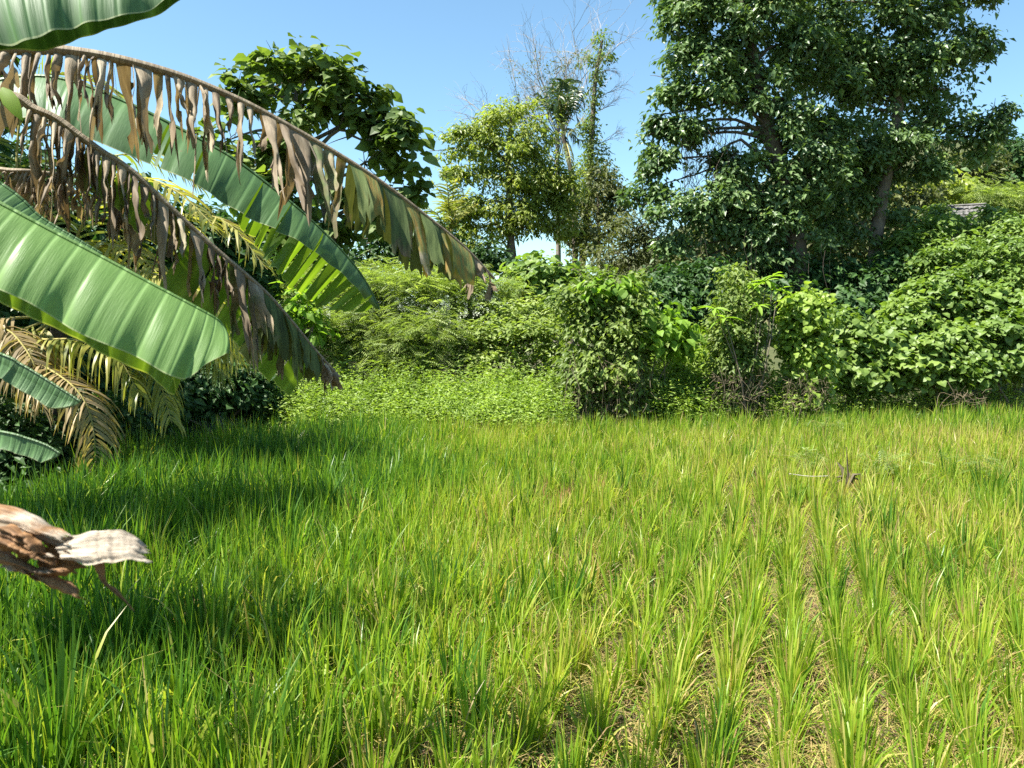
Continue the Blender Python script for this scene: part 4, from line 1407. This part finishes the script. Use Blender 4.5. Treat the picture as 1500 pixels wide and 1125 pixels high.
    whole_leaf(rb, 'smooth_leaf', [S2, (-350, 450, 1.7), (-140, 470, 1.62), (0, 518, 1.6), (30, 533, 1.6), (62, 552, 1.6), (95, 573, 1.6), (118, 588, 1.6)],
               .05, .045, (75, 115), (95, 120), 'banana_deep', rng, label='narrow banana leaf tip in front of the brown coconut frond', tip=.8, ribmat='banana_deep', rib=(.0035, .002), wav=.002)
    whole_leaf(rb, 'smooth_leaf', [S2, (-350, 590, 1.7), (-140, 610, 1.65), (0, 632, 1.6), (40, 642, 1.6), (68, 652, 1.6), (88, 664, 1.6)],
               .038, .036, (85, 118), (95, 120), 'banana_deep', rng, label='lowest dark banana leaf tip at the left edge', tip=.85, ribmat='banana_deep', rib=(.0035, .002), wav=.002)
    # withered leaf close to the lens
    wl = MB()
    wl.tube(catmull([at(-620, 560, 1.5), at(-300, 640, 1.15), at(-60, 755, 1.0), at(40, 780, .97), at(95, 800, .96)], 30), np.linspace(.012, .004, 30), 6, rnd=.4, v=.5, dry=1, t=.3)
    lf = wl.obj('withered_leaf', M['dry'], rb)
    lf["label"] = 'withered brown banana leaf curling in close at the left edge'
    rg = np.random.default_rng(77)

    def sheet(top, bot, n, m, rnd, bulge=.02, crink=.006, v0=0.0, tt=0.0):
        A = catmull([at(*p) for p in top], n)
        B = catmull([at(*p) for p in bot], n)
        wdt = norm(A - B)
        jit = lambda: crink * .5 * np.convolve(np.cumsum(rg.standard_normal(n + 4)) * .6 + .6 * rg.standard_normal(n + 4), np.ones(3) / 3, 'same')[2:-2]
        A = A + wdt * jit()[:, None]
        B = B + wdt * jit()[:, None]
        s = np.linspace(0, 1, m)[None, :, None]
        G = A[:, None] * (1 - s) + B[:, None] * s
        nz = np.array((0.15, -1, .35))
        uu, vv = np.meshgrid(np.linspace(0, 1, n), np.linspace(0, 1, m), indexing='ij')
        h = bulge * .6 * np.sin(np.pi * vv) + crink * (1.6 - 3.2 * np.abs(np.sin(vv * 6.5 + uu * 2.5 + .8 * np.sin(uu * 5))) + .7 * np.sin(vv * 31 + 2 * uu) + .35 * (.5 - np.abs(np.sin(uu * 5 + vv * 3.3)))) + crink * .5 * rg.standard_normal((n, 1)) * np.ones((1, m))
        G = G + nz * h[..., None] + np.array((0, 0, 1.0)) * (crink * .6 * np.sin(uu * 23 + vv * 5) * np.abs(vv - .5) * 2)[..., None]
        ld = norm(A[-1] - A[0])
        G = G + ld * (uu ** 6 * crink * 3.0 * (np.sin(vv * 11 + tt * 20) + .8 * np.sin(vv * 29) + .6 * rg.standard_normal((1, m))))[..., None]
        mb = MB()
        mb.grid(G, t=tt + vv * .12, v=uu * .8 + v0, rnd=rnd, dry=1.0)
        mb.obj('strip', M['withered'], lf)
    sheet([(-80, 715, 1.05), (0, 738, 1.02), (45, 750, 1.0), (75, 768, .99), (98, 778, .97)], [(-80, 745, 1.0), (0, 766, .98), (40, 775, .96), (70, 786, .95), (97, 794, .96)], 40, 12, .66, .015, .002)
    sheet([(82, 792, .97), (120, 781, .97), (160, 777, .98), (195, 783, 1.0), (211, 798, 1.0)], [(90, 818, .94), (125, 824, .93), (160, 822, .93), (195, 820, .94), (213, 824, .95)], 44, 20, 1.15, .010, .0016, tt=.2)
    sheet([(-40, 755, 1.0), (10, 768, .98), (45, 778, .96), (72, 800, .95), (88, 812, .95)], [(-40, 800, .97), (5, 800, .95), (30, 818, .94), (52, 828, .94), (62, 826, .94)], 40, 20, .2, .04, .005, tt=.4)
    sheet([(-60, 790, 1.0), (0, 800, .98), (30, 818, .95), (60, 832, .94), (100, 830, .93)], [(-60, 830, .97), (0, 828, .96), (40, 836, .94), (60, 842, .93), (98, 838, .92)], 40, 10, .55, .012, .002, tt=.6)
    sheet([(60, 800, .98), (80, 808, .97), (105, 815, .97), (125, 822, .97)], [(58, 845, .97), (80, 842, .97), (105, 838, .97), (122, 836, .97)], 14, 7, .12, .01, .003, tt=.1)
    sheet([(50, 838, .96), (80, 846, .95), (105, 856, .94), (118, 868, .93)], [(52, 852, .95), (78, 866, .94), (100, 876, .93), (124, 879, .92)], 18, 6, .22, .012, .002, tt=.8)
    sheet([(136, 822, .95), (140, 838, .95), (150, 856, .95), (172, 874, .95), (194, 889, .95)], [(154, 822, .94), (154, 838, .94), (158, 852, .94), (178, 868, .94), (192, 893, .94)], 20, 5, .3, .006, .0015, tt=.9)
    for k in range(5):
        x0, y0 = rg.uniform(-30, 95), rg.uniform(770, 835)
        L, a = rg.uniform(35, 80), rg.uniform(-.1, .75)
        w = rg.uniform(4, 9)
        px = [x0 + L * q * math.cos(a + .5 * q * rg.normal(0, .6)) for q in (0, .35, .7, 1)]
        py = [y0 + L * q * math.sin(a) + 6 * rg.standard_normal() * q for q in (0, .35, .7, 1)]
        dd = rg.uniform(.93, 1.0)
        wq = (w, w * 1.2, w * .8, 1.0)
        sheet([(x, y - q, dd - .01 * i) for i, (x, y, q) in enumerate(zip(px, py, wq))], [(x, y + q, dd - .015 * i) for i, (x, y, q) in enumerate(zip(px, py, wq))], 16, 5, float(rg.uniform(.15, .85)), rg.uniform(-.012, .012), .002, tt=k * .13)
    # a small lime leaf near the top left
    sp = np.random.default_rng(5)
    tm = LEAF['long']
    m1 = MB()
    m1.add(tm[0], tris=tm[1], rnd=.8)
    for (p, q) in (((3, 128, 2.6), (24, 162, 2.55)),):
        A, B = at(*p), at(*q)
        y = B - A
        lo = bpy.data.objects.new('leaf', m1.mesh('leaf', M['lime_leaf']))
        lo.parent = rb
        Rm = frames(y[None], np.array([(0.2, -1, .5)]))[0]
        s = np.linalg.norm(y)
        mm = Matrix.Identity(4)
        for r_ in range(3):
            for c_ in range(3):
                mm[r_][c_] = Rm[r_, c_] * s * (1.7 if c_ == 0 else 1)
            mm[r_][3] = A[r_] - (xb, yb, 0)[r_]
        lo.matrix_basis = mm
        COL.objects.link(lo)


bananas()


# ------------------------------------------------------------------ rice
def tuft(nb, segs, h, rng, w=.0048, spread=.045, lean=.2, droopy=.35):
    """one rice hill: upright arching blades; returns vertices, tris, blade hue offset, v along blade"""
    V, T, HU, VV = [], [], [], []
    n0 = 0
    for i in range(nb):
        az = rng.uniform(0, 2 * math.pi)
        out = np.array((math.cos(az), math.sin(az), 0))
        A = out * spread * math.sqrt(rng.random())
        outer = rng.random()
        th = abs(rng.normal(0, lean)) + .06
        L = h * rng.uniform(.5, 1.08)
        dr = droopy * rng.random() ** 2 * (1.7 if outer > .8 else .7)
        hue = rng.normal(0, .1) + (.3 if outer > .84 else 0) + (.10 if L < h * .65 else 0)
        p = A.copy()
        d = norm(np.array((out[0] * math.sin(th), out[1] * math.sin(th), math.cos(th))))
        az2 = az + math.pi / 2 + rng.normal(0, .8)
        wd = np.array((math.cos(az2), math.sin(az2), .0))
        ww = w * rng.uniform(.7, 1.25)
        prof = [.75, 1.0, .95, .7, .4, .02] if segs == 5 else ([.8, 1.0, .8, .4, .02] if segs == 4 else [.85, 1.0, .6, .03])
        for k in range(segs + 1):
            V.append(p - wd * ww * prof[k])
            V.append(p + wd * ww * prof[k])
            HU += [hue + (.06 if k == segs else 0)] * 2
            VV += [k / segs] * 2
            d = norm(d + (out * .5 + np.array((0, 0, -1.0))) * dr * ((k + 1) / segs) ** 1.5)
            p = p + d * L / segs
        for k in range(segs):
            a = n0 + 2 * k
            T += [(a, a + 1, a + 3), (a, a + 3, a + 2)]
        n0 += 2 * (segs + 1)
    return np.array(V), np.array(T), np.array(HU), np.array(VV)


def vnoise(x, y, s, seed):
    rng = np.random.default_rng(seed)
    g = rng.random((64, 64))
    X, Y = x / s + 200, y / s + 200
    i, j = np.floor(X).astype(int), np.floor(Y).astype(int)
    fx, fy = X - i, Y - j
    fx, fy = fx * fx * (3 - 2 * fx), fy * fy * (3 - 2 * fy)
    a = lambda p, q: g[p % 64, q % 64]
    return (a(i, j) * (1 - fx) + a(i + 1, j) * fx) * (1 - fy) + (a(i, j + 1) * (1 - fx) + a(i + 1, j + 1) * fx) * fy


def rice():
    rng = np.random.default_rng(201)
    rot = -R(20.0)
    ca, sa = math.cos(rot), math.sin(rot)
    ii, jj = np.meshgrid(np.arange(-100, 120), np.arange(-24, 180), indexing='ij')
    lx = ii.ravel() * .325 + rng.normal(0, .03, ii.size)
    ly = jj.ravel() * .178 + rng.normal(0, .04, ii.size)
    wx, wy = ca * lx - sa * ly, sa * lx + ca * ly
    lx = lx + .26 * (vnoise(wx, wy, 2.3, 15) - .5)
    X = ca * lx - sa * ly
    Y = sa * lx + ca * ly
    nx = 1300                       # self-sown tufts thicken the far part
    yy = 9 + 9.5 * rng.random(nx) ** .8
    X = np.concatenate([X, rng.uniform(-1, 1, nx) * (.66 * yy + 1.5)])
    Y = np.concatenate([Y, yy])
    lim = np.where(X < 0, .66, .66) * Y + 1.7
    # the left margin of the field
    lm = LEFT_X + .2 + 2.0 * sstep(12, 16.5, Y) + .2 * np.sin(Y * 1.3)
    ok = (Y > 1.7) & (Y < edge_y(X) - .25 + .9 * (vnoise(X, 0 * Y, .9, 33) - .5) + .5 * (vnoise(X, Y, .25, 34) - .5)) & (np.abs(X) < lim) & (X > lm)
    ok &= rng.random(len(X)) > .02 + .16 * sstep(.55, .9, vnoise(X, Y, 1.1, 4)) * sstep(-1, 2, X)
    X, Y = X[ok], Y[ok]
    # greener and taller on the left and along the far right edge, yellow towards the middle and right
    left = sstep(.4, -2.8, X + .05 * (Y - 4))
    farg = sstep(edge_y(X) - 3.6, edge_y(X) - .8, Y) * sstep(0, 4, X)
    n1, n2 = vnoise(X, Y, 1.7, 8), vnoise(X, Y, .5, 9)
    hue = .5 - .32 * left - .17 * farg + .22 * (n1 - .5) + .16 * (n2 - .5) + rng.normal(0, .035, len(X))
    odd = rng.random(len(X))
    hue = np.where((odd < .02) & (left < .4), .9, hue)
    hue = np.where(odd > .95, .2, hue)
    for (px, py, r_) in ((870, 690, .3), (800, 705, .3), (835, 700, .18), (1240, 690, .3), (545, 735, .2)):
        g = at(px, py, 1)
        dd = g - CAM
        k = -(CAM[2] - .4) / dd[2]
        g = CAM + dd * k
        near = np.hypot(X - g[0], Y - g[1]) < r_
        hue = np.where(near & (rng.random(len(X)) < .6), .97, hue)
    hgt = (.56 + .2 * left + .05 * farg) * (1 + .12 * rng.standard_normal(len(X))) * (.88 + .24 * n2)
    hgt = np.where(odd > .95, hgt * 1.12, hgt)
    hgt = np.where(hue > .85, hgt * .75, hgt)
    dist = np.hypot(X, Y)
    inview = (np.abs(X) < .665 * Y + .1) & (Y > 3.55)
    order = np.argsort(np.where(inview, dist, 1e9))
    own = np.zeros(len(X), bool)
    own[order[:300]] = True
    # near tufts as objects of their own
    levels = np.linspace(.1, .95, 12)
    pool = {}
    for i in np.nonzero(own)[0]:
        q = int(np.argmin(np.abs(levels - hue[i])))
        s = int(rng.integers(5))
        if (q, s) not in pool:
            V, T, HU, VV = tuft(42 if levels[q] < .5 else 36, 5, 1.0, np.random.default_rng(1000 + 17 * q + s), w=.0145, spread=.07, lean=.085 + .02 * s, droopy=.35 + .12 * s)
            mb = MB()
            mb.add(V, tris=T, hue=np.clip(levels[q] + HU, 0, max(.86, levels[q])), v=VV)
            pool[(q, s)] = mb.mesh('rice_tuft', M['rice'])
        o = bpy.data.objects.new('rice_tuft', pool[(q, s)])
        o.location = (X[i], Y[i], 0)
        o.rotation_euler = (0, 0, rng.uniform(0, 6.28))
        o.scale = (hgt[i] * rng.uniform(.9, 1.15), hgt[i] * rng.uniform(.9, 1.15), hgt[i])
        COL.objects.link(o)
        tag(o, 'rice tuft growing in the front rows of the paddy nearest the viewer', 'rice plant', 'rice tufts in the front rows')
    # the rest of the crop
    mb = MB()
    for (lo, hi, nb, segs, nt, w) in ((0, 8.5, 38, 4, 10, .0145), (8.5, 13, 30, 3, 8, .0155), (13, 99, 26, 3, 8, .0165)):
        sel = ~own & (dist >= lo) & (dist < hi)
        which = rng.integers(nt, size=len(X))
        for q in range(nt):
            m = np.nonzero(sel & (which == q))[0]
            if not len(m):
                continue
            V, T, HU, VV = tuft(nb, segs, 1.0, np.random.default_rng(3000 + 31 * q + segs + nb), w=w, spread=.07, lean=.085 + .01 * q, droopy=.3 + .05 * q)
            a = rng.uniform(0, 6.28, len(m))
            c, s = np.cos(a) * hgt[m], np.sin(a) * hgt[m]
            x = c[:, None] * V[None, :, 0] - s[:, None] * V[None, :, 1] + X[m, None]
            y = s[:, None] * V[None, :, 0] + c[:, None] * V[None, :, 1] + Y[m, None]
            z = hgt[m, None] * V[None, :, 2]
            n = len(V)
            TT = (T[None] + (np.arange(len(m)) * n)[:, None, None]).reshape(-1, 3)
            mb.add(np.stack([x, y, z], -1), tris=TT, hue=np.clip(hue[m, None] + HU[None], 0, np.maximum(.86, hue[m, None])).ravel(), v=np.tile(VV, len(m)))
    o = mb.obj('rice_crop', M['rice'], kind='stuff')
    tag(o, 'rice crop standing in rows across the rest of the paddy', 'rice')
    print('tufts', len(X), 'tris', sum(len(t) for t in mb.T))
    # straw and dead blades lying between the rows
    n = 120000
    y = 2.9 + (17.5 - 2.9) * rng.random(n) ** 1.5
    x = rng.uniform(-1, 1, n) * (.68 * y + 1.2)
    keep = (x > LEFT_X + .3) & (y < edge_y(x)) & (rng.random(n) < .35 + .65 * sstep(-2.5, .8, x))
    x, y = x[keep], y[keep]
    n = len(x)
    a = rng.uniform(0, 6.28, n)
    L = rng.uniform(.08, .26, n)
    rise = rng.uniform(-.05, .75, n)
    z = rng.uniform(.0, .2, n)
    d = np.stack([np.cos(a), np.sin(a), rise], -1)
    P0 = np.stack([x, y, z + .01], -1)
    P1 = P0 + d * (L * .55)[:, None]
    d2 = d + np.stack([0 * a, 0 * a, -rng.uniform(.3, 1.5, n)], -1)
    P2 = P1 + d2 * (L * .45)[:, None]
    P2[:, 2] = np.maximum(P2[:, 2], .005)
    wv = np.stack([-np.sin(a), np.cos(a), 0 * a], -1) * rng.uniform(.0016, .0034, n)[:, None]
    V = np.stack([P0 - wv, P0 + wv, P1 - wv, P1 + wv, P2 - wv * .2, P2 + wv * .2], 1)
    T = np.array([(0, 1, 3), (0, 3, 2), (2, 3, 5), (2, 5, 4)])
    TT = (T[None] + (np.arange(n) * 6)[:, None, None]).reshape(-1, 3)
    hu = np.clip(np.where(rng.random(n) < .68, rng.normal(.87, .06, n), rng.normal(.45, .13, n)), .15, 1)
    mb = MB()
    mb.add(V, tris=TT, hue=np.repeat(hu, 6), v=np.tile([0, 0, .5, .5, .8, .8], n))
    o = mb.obj('dry_grass', M['rice'], kind='stuff')
    tag(o, 'straw-coloured dead grass littering the gaps between rice rows', 'dry grass')


rice()


# ------------------------------------------------------------------ small things in the field
def field_point(px, py, z):
    v = at(px, py, 1) - CAM
    return CAM + v * ((z - CAM[2]) / v[2])


def weeds():
    rng = np.random.default_rng(301)
    for (px, py, w, lab) in ((1180, 668, 30, 'wispy feathery weed left of the brown dead stalk in the paddy'),
                             (1300, 672, 40, 'wispy feathery weed just right of the brown dead stalk in the paddy'),
                             (1430, 680, 40, 'wispy feathery weed nearest the right edge of the paddy'),
                             (1210, 622, 28, 'small feathery weed near the far edge of the paddy')):
        C = field_point(px, py, .52)
        b = np.array((C[0], C[1], 0.0))
        root = thing('feathery_weed', lab, 'weed', b)
        s = w * C[1] / F
        mb = MB()
        mb.tube(np.array([b, (b + C) / 2 + .02, C + (0, 0, .12)]), .005, 4)
        mb.obj('stem', M['rachis'], root)
        n = 26
        P = C + rng.standard_normal((n, 3)) * np.array((s * .45, s * .35, .07))
        U = norm(rng.standard_normal((n, 3)))
        LP, LR, LS = spray(P, U, 3, .13, rng, .1, .5, 1.2)
        crown(root, 'pinnate', M['vine_leaf'], LP, LR, LS, rng)
        for q in range(6):
            e = P[q]
            mb = MB()
            mb.tube(np.array([C - (0, 0, .1), (C + e) / 2, e]), .003, 3)
            mb.obj('branch', M['rachis'], root)
    # dead stalk
    p = field_point(1242, 690, .5)
    b = np.array((p[0], p[1], 0.0))
    root = thing('dead_stalk', 'brown dead stalk standing upright among the rice', 'stalk', b)
    mb = MB()
    mb.tube(np.array([b, b + (.01, 0, .4), b + (-.03, 0, .84)]), np.array((.022, .017, .005)), 5, rnd=.2)
    mb.obj('stem', M['dry_vine'], root)
    for q in range(7):
        mb = MB()
        a = rng.uniform(0, 6.28)
        e = b + (math.cos(a) * .18, math.sin(a) * .12, rng.uniform(.3, .62))
        mb.tube(np.array([b + (0, 0, .25), (b + e) / 2 + (0, 0, .22), e]), np.array((.02, .028, .004)), 4, rnd=.3)
        mb.obj('withered_leaf', M['dry_vine'], root)
    # pale twig lying across the rice
    A, B = field_point(1156, 694, .5), field_point(1216, 697, .48)
    mb = MB()
    mb.tube(catmull([A, (A + B) / 2 + (0, 0, -.02), B], 8), np.linspace(.007, .004, 8), 5, rnd=.9)
    o = mb.obj('fallen_twig', M['twig_grey'])
    tag(o, 'thin pale twig caught across the rice tips left of the dead stalk', 'twig')


weeds()
